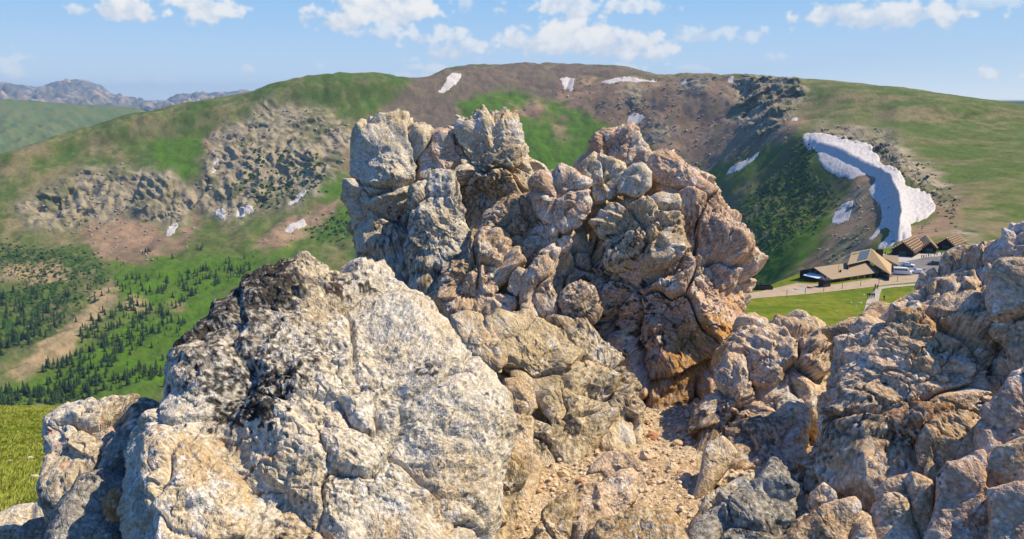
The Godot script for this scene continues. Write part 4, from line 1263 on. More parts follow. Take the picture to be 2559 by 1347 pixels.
# ---------------------------------------------------------------- snow
func build_snow() -> void:
	var mat := StandardMaterial3D.new()
	mat.vertex_color_use_as_albedo = true
	mat.roughness = 0.75
	var list := [
		["long snow patch on the dark dome below the skyline", [1093,231, 1100,221, 1110,211, 1117,200, 1115,195, 1130,184, 1154,182, 1151,195, 1141,212, 1120,225, 1100,231]],
		["comb-edged snow patch at the left top of the brown headwall", [1399,198, 1420,194, 1438,192, 1434,205, 1432,217, 1427,226, 1420,218, 1412,223, 1406,213]],
		["thin strip of snow along the rim of the brown headwall", [1502,206, 1510,195, 1560,190, 1600,192, 1642,193, 1642,198, 1580,201, 1530,206, 1512,209]],
		["kite-shaped snow patch in the middle of the brown headwall", [1567,309, 1572,285, 1585,278, 1605,281, 1613,293, 1590,304, 1575,310]],
		["slender slanting snow patch on the green slope right of the central crag", [1811,440, 1825,420, 1850,404, 1880,385, 1899,377, 1891,392, 1862,416, 1835,431]],
		["small snow scrap at the top end of the green rib", [1974,301, 1982,290, 1999,287, 1991,298]],
		["tiny snow scrap in the shaded notch of the headwall rim", [1701,211, 1706,196, 1716,195, 1713,208]],
		["tiny snow scrap under the rim of the dark cliff", [1814,213, 1821,197, 1834,195, 1829,211]],
		["oval snow patch left of the big snowfield", [2077,554, 2085,530, 2105,508, 2133,496, 2129,520, 2119,546, 2095,557]],
		["narrow snow strip in the gully of the left cliffs", [527,439, 533,415, 540,400, 549,398, 546,412, 536,433]],
		["leftmost oval snow patch on the scree under the cliffs", [413,579, 420,562, 440,552, 445,558, 436,576, 425,583]],
		["snow patch at the cliff foot, left of its wider neighbour", [536,521, 552,517, 569,527, 562,541, 548,543, 538,530]],
		["wider snow patch at the cliff foot in the middle", [589,539, 592,521, 615,511, 640,511, 633,521, 605,536]],
		["slanting snow patch at the right end of the cliffs", [717,511, 730,499, 750,479, 766,472, 759,488, 740,503, 725,513]],
		["forked snow patch low on the slope beside the green corner", [711,581, 730,562, 748,552, 755,544, 768,560, 760,569, 735,578, 722,584]],
		["big curving snowfield below the rim, running down to the log store", [2005,336, 2030,331, 2056,334, 2110,343, 2119,349, 2159,352, 2177,367, 2183,381, 2199,394, 2195,405, 2241,430, 2261,456, 2266,468, 2297,474, 2324,492, 2338,510, 2338,523, 2315,546, 2272,560, 2277,575, 2278,597, 2240,602, 2222,627, 2184,625, 2212,596, 2226,575, 2210,565, 2190,590, 2144,622, 2186,580, 2203,554, 2199,505, 2181,492, 2168,474, 2190,447, 2168,430, 2158,431, 2119,448, 2114,435, 2096,440, 2061,421, 2043,394, 2043,374, 2021,367, 2007,354]],
	]
	var lip := [2010,345, 2060,368, 2120,392, 2185,425, 2225,455, 2245,500, 2252,550, 2246,575]
	for it in list:
		var big: bool = it[1].size() > 60
		var poly := PackedVector2Array()
		var lo := Vector2(1e9, 1e9)
		var hi := -lo
		for k in range(0, it[1].size(), 2):
			var q := Vector2(it[1][k], it[1][k + 1])
			poly.append(q)
			lo = lo.min(q)
			hi = hi.max(q)
		var step := 2.6 if big else 1.5
		var w := int((hi.x - lo.x) / step) + 3
		var h := int((hi.y - lo.y) / step) + 3
		var inside := PackedFloat32Array()
		inside.resize(w * h)
		for j in h:
			for i in w:
				var p := Vector2(lo.x + (i - 1) * step, lo.y + (j - 1) * step)
				var e := p + Vector2(n_speck.get_noise_2d(p.x * 0.9, p.y * 0.9), n_speck.get_noise_2d(p.y * 0.9, p.x * 0.9 + 50.0)) * (7.0 if big else 4.0)
				inside[j * w + i] = 1.0 if Geometry2D.is_point_in_polygon(e, poly) else 0.0
		var soft := inside.duplicate()
		for pass_ in (4 if big else 2):
			var o := soft.duplicate()
			for j in range(1, h - 1):
				for i in range(1, w - 1):
					var k := j * w + i
					soft[k] = (o[k] * 2.0 + o[k - 1] + o[k + 1] + o[k - w] + o[k + w]) / 6.0
		var st := SurfaceTool.new()
		st.begin(Mesh.PRIMITIVE_TRIANGLES)
		st.set_smooth_group(0)
		var id := PackedInt32Array()
		id.resize(w * h)
		id.fill(-1)
		var count := 0
		var mid := Vector3.ZERO
		for i in w:
			var u := lo.x + (i - 1) * step
			var pr := cq_profile(u)
			for j in h:
				var k := j * w + i
				if soft[k] < 0.02:
					continue
				var v := lo.y + (j - 1) * step
				var a := 0.0
				var b := 8.0
				for q in 18:
					var m := (a + b) * 0.5
					if cq_base(pr, m).x > v:
						a = m
					else:
						b = m
				var g := cq_base(pr, a)
				var p := cq_point(u, g.x, g.y)
				var thick := (0.5 if big else 0.4) * clampf(g.y / 900.0, 0.45, 1.3)
				p.y += lerpf(-0.7, thick, sm(0.12, 0.75, soft[k]))
				var c := Color(0.47, 0.452, 0.455)
				var dirt := n_speck.get_noise_2d(p.x * 2.2, p.z * 0.8)
				if big:
					# the wind lip: the drift swells towards it from above and breaks off below it
					var best := 1e9
					var sd := 0.0
					for q in range(0, lip.size() - 2, 2):
						var l0 := Vector2(lip[q], lip[q + 1])
						var l1 := Vector2(lip[q + 2], lip[q + 3])
						var cp := Geometry2D.get_closest_point_to_segment(Vector2(u, v), l0, l1)
						var dd := cp.distance_to(Vector2(u, v))
						if dd < best:
							best = dd
							sd = signf((l1 - l0).cross(Vector2(u, v) - l0)) * dd
					var prof := exp(-best / 34.0) if sd < 0.0 else 1.0 - sm(0.0, 13.0, best)
					p.y += 5.0 * prof * sm(0.3, 0.9, soft[k]) * sm(2000.0, 2060.0, u)
					p.y += 0.5 * dirt * sm(0.3, 0.9, soft[k])
				var dk := sm(-0.1, 0.55, dirt + 0.5 * n_mott.get_noise_2d(p.x, p.z)) * 0.30
				c = c.lerp(Color(0.30, 0.24, 0.20), dk)
				st.set_color(c)
				st.add_vertex(p)
				id[k] = count
				count += 1
				mid += p
		for j in h - 1:
			for i in w - 1:
				var k := j * w + i
				if id[k] < 0 or id[k + 1] < 0 or id[k + w] < 0 or id[k + w + 1] < 0:
					continue
				for q in [k, k + 1, k + w, k + 1, k + w + 1, k + w]:
					st.add_index(id[q])
		st.generate_normals()
		var o := MeshInstance3D.new()
		o.name = numbered("snowfield" if big else "snow_patch")
		o.mesh = st.commit()
		o.material_override = mat
		add_child(o)
		tag(o, it[0], "snow", "" if big else "snow patches on the cirque slopes")

# ---------------------------------------------------------------- trees
func spruce_meshes(sd: int) -> Array:
	var rng := RandomNumberGenerator.new()
	rng.seed = sd
	var st := SurfaceTool.new()
	st.begin(Mesh.PRIMITIVE_TRIANGLES)
	st.set_smooth_group(-1)
	var tiers := 9
	for k in tiers:
		var t := k / float(tiers)
		var y := lerpf(0.10, 0.96, t)
		var reach := lerpf(0.20, 0.03, pow(t, 0.9)) * rng.randf_range(0.8, 1.15)
		var n := 9 - k / 2
		for b in n:
			if rng.randf() < 0.1:
				continue
			var a := TAU * (b + rng.randf()) / n
			var d := Vector3(cos(a), 0, sin(a))
			var sd2 := Vector3(-d.z, 0, d.x)
			var l := reach * rng.randf_range(0.7, 1.2)
			var wd := reach * 0.42
			var root := Vector3(0, y + 0.05, 0)
			var tip := d * l + Vector3(0, y - l * 0.35, 0)
			var m1 := d * l * 0.55 + sd2 * wd + Vector3(0, y - 0.02, 0)
			var m2 := d * l * 0.55 - sd2 * wd + Vector3(0, y - 0.02, 0)
			var lowm := d * l * 0.5 + Vector3(0, y - 0.065, 0)
			for tr in [[root, m1, tip], [root, tip, m2], [lowm, tip, m1], [lowm, m2, tip]]:
				for q in tr:
					st.add_vertex(q)
	# leading shoot
	for b in 4:
		var a0 := TAU * b / 4.0
		var a1 := TAU * (b + 1) / 4.0
		for q in [Vector3(0, 1.03, 0), Vector3(cos(a1) * 0.02, 0.88, sin(a1) * 0.02), Vector3(cos(a0) * 0.02, 0.88, sin(a0) * 0.02)]:
			st.add_vertex(q)
	st.generate_normals()
	var trunk := CylinderMesh.new()
	trunk.top_radius = 0.004
	trunk.bottom_radius = 0.022
	trunk.height = 1.0
	trunk.radial_segments = 6
	trunk.rings = 1
	return [st.commit(), trunk]

func build_trees() -> void:
	var rng := RandomNumberGenerator.new()
	rng.seed = 21
	var clumps := [[[285,705, 340,690, 420,690, 470,725, 460,765, 420,790, 350,785, 290,760], 130], [[420,700, 500,665, 640,632, 640,662, 570,700, 480,735], 150], [[240,785, 300,770, 400,775, 470,800, 440,855, 380,840, 330,885, 225,875, 195,850], 230],
		[[95,925, 180,880, 240,850, 310,880, 250,960, 150,985, 100,990], 150], [[0,965, 150,962, 300,945, 430,895, 430,930, 300,975, 150,1005, 0,1030], 320], [[0,735, 120,720, 190,740, 165,795, 100,855, 0,885], 260], [[0,615, 150,625, 260,655, 245,700, 100,715, 0,705], 200],
		[[180,690, 270,690, 260,720, 180,725], 40], [[490,625, 510,618, 505,632], 10], [[350,630, 375,625, 385,640, 355,642], 14], [[470,880, 520,830, 470,930, 430,950], 30], [[250,640, 640,640, 420,960, 100,1000], 120]]
	var spots := []
	for cl in clumps:
		var poly := PackedVector2Array()
		var lo := Vector2(1e9, 1e9)
		var hi := -lo
		for k in range(0, cl[0].size(), 2):
			var q := Vector2(cl[0][k], cl[0][k + 1])
			poly.append(q)
			lo = lo.min(q)
			hi = hi.max(q)
		var n := 0
		var tries := 0
		while n < cl[1] and tries < 4000:
			tries += 1
			var q := Vector2(rng.randf_range(lo.x, hi.x), rng.randf_range(lo.y, hi.y))
			if not Geometry2D.is_point_in_polygon(q, poly):
				continue
			if n_mott.get_noise_2d(q.x * 0.6, q.y * 0.9) < -0.12:
				continue
			n += 1
			spots.append([cq_at(q.x, q.y), q])
	spots.sort_custom(func(a, b): return a[0].z > b[0].z)
	var kinds := []
	for k in 4:
		kinds.append(spruce_meshes(60 + k))
	var leaf := StandardMaterial3D.new()
	leaf.albedo_color = Color(0.13, 0.235, 0.10)
	leaf.roughness = 0.9
	var leaf2 := StandardMaterial3D.new()
	leaf2.albedo_color = Color(0.17, 0.28, 0.10)
	leaf2.roughness = 0.9
	var bark := plain(0x5b4a3a)
	var proto := []
	for k in 4:
		var t := Node3D.new()
		t.set_meta("label", "small dark spruce standing on the green valley floor")
		t.set_meta("category", "tree")
		t.set_meta("group", "spruces on the valley floor")
		part("crown", kinds[k][0], leaf if k % 2 == 0 else leaf2, t)
		part("trunk", kinds[k][1], bark, t, Vector3(0, 0.45, 0))
		proto.append(t)
	var rest := []
	var picked := 0
	for k in spots.size():
		var h := 2.5 + 8.0 * pow(rng.randf(), 1.7) if spots[k][1].y > 720.0 or spots[k][1].x > 260.0 else rng.randf_range(1.8, 4.0)
		var tr := Transform3D(Basis(Vector3.UP, rng.randf() * TAU).scaled(Vector3(h * rng.randf_range(1.0, 1.7), h, h * rng.randf_range(1.0, 1.7))), spots[k][0] - Vector3(0, 0.2, 0))
		if picked < 300 and (k % 2 == 0 or k > 700):
			var t: Node3D = proto[k % 4].duplicate()
			t.name = numbered("spruce_tree")
			add_child(t)
			t.transform = tr
			picked += 1
		else:
			rest.append(tr)
	for t in proto:
		t.free()
	var mm := MultiMesh.new()
	mm.transform_format = MultiMesh.TRANSFORM_3D
	mm.mesh = kinds[1][0]
	mm.instance_count = rest.size()
	for k in rest.size():
		mm.set_instance_transform(k, rest[k])
	var o := MultiMeshInstance3D.new()
	o.name = "spruce_wood"
	o.multimesh = mm
	o.material_override = leaf
	add_child(o)
	o.set_meta("kind", "stuff")
	tag(o, "open dark spruce wood spread over the valley floor", "trees")

# ---------------------------------------------------------------- grass close by and stones in it
func build_grass() -> void:
	var rng := RandomNumberGenerator.new()
	rng.seed = 33
	var st := SurfaceTool.new()
	st.begin(Mesh.PRIMITIVE_TRIANGLES)
	st.set_smooth_group(-1)
	for b in 7:
		var a := rng.randf() * TAU
		var lean := Vector3(cos(a), 0, sin(a)) * rng.randf_range(0.2, 0.7)
		var s := Vector3(-sin(a), 0, cos(a)) * 0.06
		var r := Vector3(rng.randf_range(-0.3, 0.3), 0, rng.randf_range(-0.3, 0.3))
		var tip := r + lean + Vector3(0, rng.randf_range(0.6, 1.1), 0)
		var m := r + lean * 0.35 + Vector3(0, 0.5, 0)
		for q in [r - s, m, r + s, m, tip, r + s]:
			st.add_vertex(q)
	st.generate_normals()
	var mm := MultiMesh.new()
	mm.transform_format = MultiMesh.TRANSFORM_3D
	mm.use_colors = true
	mm.mesh = st.commit()
	var trs := []
	for k in 16000:
		var z := -(5.0 + 21.0 * pow(rng.randf(), 1.3))
		var x := z * rng.randf_range(0.53, 0.72)
		var p := hill_at(x, z)
		var s := rng.randf_range(0.05, 0.11)
		trs.append(Transform3D(Basis(Vector3.UP, rng.randf() * TAU).scaled(Vector3(s, s * 0.6, s)), p))
	# a longer tuft against the corner boulder
	for k in 60:
		var p := hill_hit(112 + rng.randf_range(-22, 22), 1300 + rng.randf_range(-25, 30))
		trs.append(Transform3D(Basis(Vector3.UP, rng.randf() * TAU).scaled(Vector3(0.12, 0.22, 0.12)), p))
	mm.instance_count = trs.size()
	for k in trs.size():
		mm.set_instance_transform(k, trs[k])
		mm.set_instance_color(k, Color(0.16, 0.225, 0.018).lerp(Color(0.36, 0.36, 0.10), rng.randf()))
	var o := MultiMeshInstance3D.new()
	o.name = "grass"
	o.multimesh = mm
	var gm := tinted()
	gm.backlight_enabled = true
	gm.backlight = Color(0.25, 0.3, 0.1)
	o.material_override = gm
	add_child(o)
	o.set_meta("kind", "stuff")
	tag(o, "short alpine grass on the slope at the left", "grass")
	var list := [[75, 1147, 11, "white stone in the grass left of the knobbly boulder"], [88, 1195, 16, "low pale stone half sunk in the grass beside the knobbly boulder"], [22, 1155, 10, "flat pale stone at the left edge of the grass"], [60, 1162, 6, "small pale stone below the white stone in the grass"], [40, 1250, 9, "grey stone in the grass above the corner boulder"],
		[2150, 758, 6, "white stone beside the gravel path on the meadow"], [2172, 762, 9, "pale stone just left of the hikers' path, near the outcrop"], [2090, 778, 3, "white speck of a stone in the middle of the meadow"], [2127, 757, 4, "pale stone left of the path on the meadow"], [1925, 765, 3, "small pale stone in the left part of the meadow"], [1985, 757, 3, "small pale stone below the low shed on the meadow"], [2158, 737, 4, "pale stone at the left edge of the gravel path"], [2140, 766, 4, "flat pale stone on the meadow near the outcrop"]]
	for i in list.size():
		var s: Array = list[i]
		var p := hill_hit(s[0], s[1])
		var r: float = s[2] * 0.75 * (p - EYE).length() / FOCAL
		var m := MeshInstance3D.new()
		m.name = numbered("pale_stone")
		m.mesh = chip_mesh(80 + i)
		m.material_override = plain(0xb5ada0, 0.95)
		m.basis = Basis(Vector3.UP, rng.randf() * TAU).scaled(Vector3(r, r * 0.55, r * 0.8))
		m.position = p + Vector3(0, r * 0.15, 0)
		add_child(m)
		tag(m, s[3], "stone", "pale stones in the grass")

# ---------------------------------------------------------------- plaza, roads, paths
func draped(called: String, left: Array, right: Array, lift: float, c: Color, sd: int) -> void:
	# a strip between two lines of sight points, laid on the hill
	var n := left.size() / 2
	var across := 9
	var sub := 8
	var pos := PackedVector3Array()
	var col := PackedColorArray()
	var nz := noise(sd, 0.5, 3)
	var rows := (n - 1) * sub + 1
	for j in rows:
		var s := float(j) / sub
		var i := mini(int(s), n - 2)
		var t := s - i
		var a := Vector2(lerpf(left[2 * i], left[2 * i + 2], t), lerpf(left[2 * i + 1], left[2 * i + 3], t))
		var b := Vector2(lerpf(right[2 * i], right[2 * i + 2], t), lerpf(right[2 * i + 1], right[2 * i + 3], t))
		for k in across:
			var q := a.lerp(b, k / (across - 1.0))
			var p := hill_hit(q.x, q.y) + Vector3(0, lift, 0)
			pos.append(p)
			var g := 1.0 + 0.25 * nz.get_noise_2d(p.x, p.z)
			col.append(Color(c.r * g, c.g * g, c.b * g))
	structure(called, grid_mesh(pos, col, across, rows), tinted())

func build_plaza() -> void:
	draped("service_road", [1845,752, 1900,745, 1990,738, 2080,729, 2150,721, 2230,711, 2320,703, 2420,700], [1845,736, 1900,729, 1990,708, 2080,712, 2150,702, 2230,690, 2320,684, 2420,680], 0.10, Color(0.34, 0.27, 0.20), 71)
	draped("parking_lot", [2215,694, 2300,686, 2400,682, 2500,680], [2245,656, 2320,643, 2400,636, 2500,634], 0.16, Color(0.15, 0.145, 0.15), 72)
	draped("walkway", [2200,662, 2246,657, 2320,644, 2400,637, 2480,635], [2205,636, 2246,636, 2320,634, 2400,628, 2480,627], 0.20, Color(0.38, 0.36, 0.34), 73)
	draped("gravel_path", [2189,722, 2178,735, 2166,752, 2160,775, 2150,800], [2206,718, 2200,733, 2196,752, 2196,775, 2190,800], 0.07, Color(0.34, 0.31, 0.27), 74)
	draped("side_path", [2192,718, 2230,714, 2300,709, 2400,705], [2195,724, 2232,719, 2300,713, 2400,709], 0.13, Color(0.34, 0.31, 0.27), 75)
	# parking bay lines
	var line := plain(0xdedbd2)
	for k in 5:
		var p := hill_hit(2300 + k * 14, 672 - k * 2) + Vector3(0, 0.17, 0)
		var b := BoxMesh.new()
		b.size = Vector3(0.15, 0.02, 4.5)
		var o := structure("bay_line", b, line)
		o.position = p
		o.rotation.y = 0.9

# ---------------------------------------------------------------- buildings
func quad_slab(a: Vector3, b: Vector3, c: Vector3, d: Vector3, thick: float) -> ArrayMesh:
	# corners run clockwise seen from above; a slab of that thickness hangs below them
	var n := (b - a).cross(d - a).normalized()
	if n.y < 0.0:
		n = -n
	var top := [a, b, c, d]
	var low := []
	for p in top:
		low.append(p - n * thick)
	var st := SurfaceTool.new()
	st.begin(Mesh.PRIMITIVE_TRIANGLES)
	st.set_smooth_group(-1)
	var flip: bool = (b - a).cross(d - a).dot(n) > 0.0
	var faces := [[top[0], top[1], top[2], top[3]], [low[3], low[2], low[1], low[0]]]
	for k in 4:
		faces.append([top[(k + 1) % 4], top[k], low[k], low[(k + 1) % 4]])
	for f in faces:
		var q: Array = f.duplicate()
		if flip:
			q.reverse()
		for i in [0, 1, 2, 0, 2, 3]:
			st.add_vertex(q[i])
	st.generate_normals()
	return st.commit()

func wall_slab(a: Vector3, b: Vector3, y0: float, ya: float, yb: float, thick: float) -> ArrayMesh:
	# an upright wall from a to b, its top at ya and yb
	var n := (b - a).cross(Vector3.UP).normalized() * thick * 0.5
	var st := SurfaceTool.new()
	st.begin(Mesh.PRIMITIVE_TRIANGLES)
	st.set_smooth_group(-1)
	var P := func(p: Vector3, y: float, s: float) -> Vector3: return Vector3(p.x, y, p.z) + n * s
	var f := [P.call(a, y0, 1.0), P.call(b, y0, 1.0), P.call(b, yb, 1.0), P.call(a, ya, 1.0)]
	var g := [P.call(a, y0, -1.0), P.call(b, y0, -1.0), P.call(b, yb, -1.0), P.call(a, ya, -1.0)]
	var faces := [[f[3], f[2], f[1], f[0]], [g[0], g[1], g[2], g[3]]]
	for k in 4:
		faces.append([f[k], f[(k + 1) % 4], g[(k + 1) % 4], g[k]])
	for q in faces:
		for i in [0, 2, 1, 0, 3, 2]:
			st.add_vertex(q[i])
	st.generate_normals()
	return st.commit()

func box_mesh(s: Vector3) -> BoxMesh:
	var b := BoxMesh.new()
	b.size = s
	return b

func shingled(hex: int, sd: int, scale: float) -> StandardMaterial3D:
	var m := plain(hex, 0.95)
	var t := NoiseTexture2D.new()
	t.width = 256
	t.height = 256
	t.seamless = true
	var n := noise(sd, 0.05, 4)
	t.noise = n
	var r := Gradient.new()
	r.colors = PackedColorArray([Color(0.62, 0.58, 0.54), Color(1, 1, 1)])
	t.color_ramp = r
	m.albedo_texture = t
	m.uv1_triplanar = true
	m.uv1_scale = Vector3(scale, scale, scale)
	return m

# a gabled house; local x runs along the ridge, the long front wall lies at z = 0, the house behind it at negative z
func gable_house(root: Node3D, L: float, W: float, eave: float, ridge: float, over: float, roof_m: Material, wall_m: Material, gable_m: Material) -> Array:
	part("front_wall", wall_slab(Vector3(0, 0, 0), Vector3(L, 0, 0), -2.5, eave, eave, 0.3), wall_m, root)
	part("rear_wall", wall_slab(Vector3(0, 0, -W), Vector3(L, 0, -W), -2.5, eave, eave, 0.3), wall_m, root)
	for x in [0.16, L - 0.16]:
		var g := part("gable_wall", wall_slab(Vector3(x, 0, -0.16), Vector3(x, 0, -W * 0.5), -2.5, eave, ridge - 0.1, 0.3), gable_m, root)
		var g2 := part("gable_wall", wall_slab(Vector3(x, 0, -W * 0.5), Vector3(x, 0, -W + 0.16), -2.5, ridge - 0.1, eave, 0.3), gable_m, root)
	var sl := (ridge - eave) / (W * 0.5)
	var y0 := eave - over * sl + 0.15
	var yr := ridge + 0.15
	var r1 := part("roof_slope", quad_slab(Vector3(-over, yr, -W * 0.5), Vector3(L + over, yr, -W * 0.5), Vector3(L + over, y0, over), Vector3(-over, y0, over), 0.25), roof_m, root)
	var r2 := part("roof_slope", quad_slab(Vector3(-over, yr, -W * 0.5), Vector3(-over, y0, -W - over), Vector3(L + over, y0, -W - over), Vector3(L + over, yr, -W * 0.5), 0.25), roof_m, root)
	return [r1, r2]

func world_part(called: String, mesh: Mesh, mat: Material, root: Node3D) -> MeshInstance3D:
	# a mesh given in world coordinates under a thing that stands somewhere
	var o := part(called, mesh, mat, root)
	o.transform = root.transform.affine_inverse()
	return o

func build_visitor_centre() -> void:
	var roof := shingled(0xb3a38c, 5, 0.35)
	var wood := shingled(0x4a3526, 6, 0.5)
	var dark := plain(0x241b16, 0.9)
	var stone := shingled(0xc4a67e, 7, 0.8)
	var glass := plain(0x1a2026, 0.15)
	glass.metallic_specular = 0.8
	var pale := plain(0xc9d3dc, 0.6)
	var A := at_height(2076, 711, PLAZA)
	var B := at_height(2193, 693, PLAZA)
	var d := B - A
	var turn := atan2(-d.z, d.x)
	var L := Vector2(d.x, d.z).length()
	var W := 13.5
	var hall := thing("visitor_hall", "long low lodge with tan shingle roof and dark timber gable", "building", A, turn)
	var rs := gable_house(hall, L, W, 2.35, 4.7, 1.1, roof, wood, dark)
	for k in 5:
		part("pillar", box_mesh(Vector3(0.75, 2.2, 0.5)), stone, hall, Vector3(9.6 + k * (L - 10.6) / 4.0, 1.1, 0.32))
	for k in 4:
		var x := 9.6 + (k + 0.5) * (L - 10.6) / 4.0
		var wn := part("window", box_mesh(Vector3(2.3, 1.5, 0.12)), dark, hall, Vector3(x, 1.25, 0.2))
		for q in 3:
			part("pane", box_mesh(Vector3(0.66, 1.3, 0.04)), glass, wn, Vector3((q - 1) * 0.74, 0, 0.07))
	var w2 := part("window", box_mesh(Vector3(2.6, 1.0, 0.12)), dark, hall, Vector3(5.2, 1.35, 0.2))
	for q in 3:
		part("pane", box_mesh(Vector3(0.74, 0.84, 0.04)), glass, w2, Vector3((q - 1) * 0.84, 0, 0.07))
	part("porch_roof", quad_slab(Vector3(-3.6, 2.0, -2.6), Vector3(-3.6, 2.0, -9.0), Vector3(-0.1, 2.6, -9.0), Vector3(-0.1, 2.6, -2.6), 0.18), pale, hall)
	for z in [-2.9, -5.8, -8.7]:
		part("porch_post", box_mesh(Vector3(0.18, 3.6, 0.18)), dark, hall, Vector3(-3.3, 0.1, z))
	part("porch_room", box_mesh(Vector3(2.4, 3.4, 5.6)), dark, hall, Vector3(-1.4, 0.1, -5.8))
	for z in [-4.5, -6.75, -9.0]:
		var wn := part("gable_window", box_mesh(Vector3(0.1, 0.7, 1.0)), glass, hall, Vector3(-0.06, 3.2, z))
	part("antenna", box_mesh(Vector3(0.06, 3.2, 0.06)), dark, hall, Vector3(5.0, 5.0, -1.4))
	var dish := part("roof_vent", box_mesh(Vector3(0.5, 0.9, 0.5)), dark, hall, Vector3(7.0, 3.6, -2.2))
	# wing with the hipped roof behind the right end
	var H := func(u: float, v: float, h: float) -> Vector3: return at_height(u, v, PLAZA + h)
	var TL: Vector3 = H.call(2128, 631, 8.6)
	var TR: Vector3 = H.call(2178, 621, 8.6)
	var BR: Vector3 = H.call(2169, 650, 5.4)
	var BL: Vector3 = H.call(2122, 654, 5.0)
	BL = TL + (BR - TR) * 1.02
	var NC: Vector3 = H.call(2227, 687, 2.9)
	var FC: Vector3 = H.call(2228, 660, 2.9)
	var wing := thing("visitor_wing", "taller wing with hipped tan roof carrying dark solar panels", "building", Vector3(NC.x - 6.0, PLAZA, NC.z))
	world_part("front_slope", quad_slab(TL, TR, BR, BL, 0.3), roof, wing)
	var hip := shingled(0xd0b88f, 8, 0.35)
	world_part("right_slope", quad_slab(TR, FC, NC, BR, 0.3), hip, wing)
	var T3: Vector3 = H.call(2192, 636, 5.2)
	var T4: Vector3 = H.call(2245, 639, 5.2)
	var T5: Vector3 = H.call(2246, 663, 2.9)
	world_part("rear_slope", quad_slab(T3, T4, T5, FC + Vector3(0, -0.1, 0), 0.3), roof, wing)
	var gnd := PLAZA - 1.5
	world_part("side_wall", wall_slab(NC + Vector3(-0.8, 0, 0.2), FC + Vector3(-0.8, 0, 0.2), gnd, NC.y - 0.3, FC.y - 0.3, 0.3), wood, wing)
	world_part("front_wall", wall_slab(B + Vector3(0.3, 0, 0.3), NC + Vector3(-0.9, 0, 0.1), gnd, 2.3 + PLAZA, NC.y - 0.3, 0.3), wood, wing)
	world_part("rear_wall", wall_slab(FC + Vector3(-0.6, 0, 0), T5 + Vector3(-0.4, 0, -0.3), gnd, FC.y - 0.4, T5.y - 0.4, 0.3), wood, wing)
	world_part("end_wall", wall_slab(T5 + Vector3(-0.4, 0, -0.5), T4 + Vector3(-0.4, 0, 0), gnd, T5.y - 0.4, T4.y - 0.4, 0.3), wood, wing)
	world_part("back_wall", wall_slab(BL + Vector3(0.4, 0, -0.3), TL + Vector3(0.4, 0, 0), gnd, BL.y - 0.4, TL.y - 0.4, 0.3), wood, wing)
	world_part("gable_wall", wall_slab(TL + Vector3(0.4, 0, 0.3), TR + Vector3(-0.3, 0, 0.3), gnd, TL.y - 0.5, TR.y - 0.5, 0.3), wood, wing)
	var panel := plain(0x39485a, 0.25)
	panel.metallic_specular = 0.7
	var n := (TR - TL).cross(BL - TL).normalized()
	if n.y < 0.0:
		n = -n
	for k in 3:
		var s0 := 0.42 + k * 0.175
		var s1 := s0 + 0.165
		var P := func(s: float, t: float) -> Vector3: return TL.lerp(TR, s).lerp(BL.lerp(BR, s), t) + n * 0.16
		var pn := world_part("solar_panel", quad_slab(P.call(s0, 0.08), P.call(s1, 0.08), P.call(s1, 0.86), P.call(s0, 0.86), 0.1), panel, wing)
	world_part("chimney", wall_slab(TR + Vector3(2.0, 0, 0), TR + Vector3(4.2, 0, -0.5), gnd, TR.y - 0.3, TR.y - 0.3, 1.4), dark, wing)
	# log store: gabled lodges whose roofs are weighed down with a lattice of logs
	var log_m := shingled(0xe0c4a0, 9, 0.6)
	var under := shingled(0x6e5442, 10, 0.4)
	var lodges := [[2228, 640, 2281, 643, 17.0, 2.5, 5.6, "nearest log lodge of the store, dark gable towards the hill"], [2309, 634, 2338, 634, 15.0, 2.3, 4.6, "middle log lodge of the store, behind the nearest one"], [2340, 625, 2384, 628, 14.0, 2.3, 5.0, "farthest log lodge of the store at its right end"]]
	for lg in lodges:
		var a := at_height(lg[0], lg[1], PLAZA)
		var b := at_height(lg[2], lg[3], PLAZA)
		var e := b - a
		e.y = 0.0
		var W2 := e.length()
		# the gable faces the viewer: the ridge runs away from him
		var house := thing("log_lodge", lg[7], "building", a, atan2(-e.z, e.x) + deg_to_rad(90.0) - 0.35, "log lodges of the store")
		var LL: float = lg[4]
		var er: float = lg[5]
		var rr: float = lg[6]
		# local x runs away along the ridge; the right wall stands at z = 0
		house.position = b
		gable_house(house, LL, W2, er, rr, 1.0, under, dark, dark)
		var sl := (rr - er) / (W2 * 0.5)
		for side in [0, 1]:
			for k in 5:
				var t := (k + 0.3) / 5.0
				var y := lerpf(rr, er - sl * 0.6, t) + 0.42
				var z := lerpf(-W2 * 0.5, 0.6, t)
				if side == 1:
					z = -W2 - z
				var c := CylinderMesh.new()
				c.top_radius = 0.27
				c.bottom_radius = 0.27
				c.height = LL + 1.6
				c.radial_segments = 8
				part("log", c, log_m, house, Vector3(LL * 0.5, y, z), Vector3(0, 0, PI / 2.0))
			for k in 9:
				var x := (k + 0.5) / 9.0 * LL
				var p0 := Vector3(x, rr + 0.72, -W2 * 0.5)
				var p1 := Vector3(x, er - sl * 0.8 + 0.72, 0.8 if side == 0 else -W2 - 0.8)
				var c := CylinderMesh.new()
				c.top_radius = 0.2
				c.bottom_radius = 0.2
				c.height = (p1 - p0).length()
				c.radial_segments = 8
				var o := part("rafter_log", c, log_m, house)
				var yv := (p0 - p1).normalized()
				var zv := Vector3.RIGHT.cross(yv).normalized()
				o.transform = Transform3D(Basis(yv.cross(zv), yv, zv), (p0 + p1) * 0.5)
		part("door", box_mesh(Vector3(0.1, 2.0, 2.6)), plain(0x2c4a44, 0.6), house, Vector3(-0.08, 1.0, -W2 * 0.5))
	# sheds and container in front
	var C := at_height(2067, 727, PLAZA - 0.3)
	var tower := thing("utility_tower", "small dark square tower standing before the lodge's gable", "shed", C, turn)
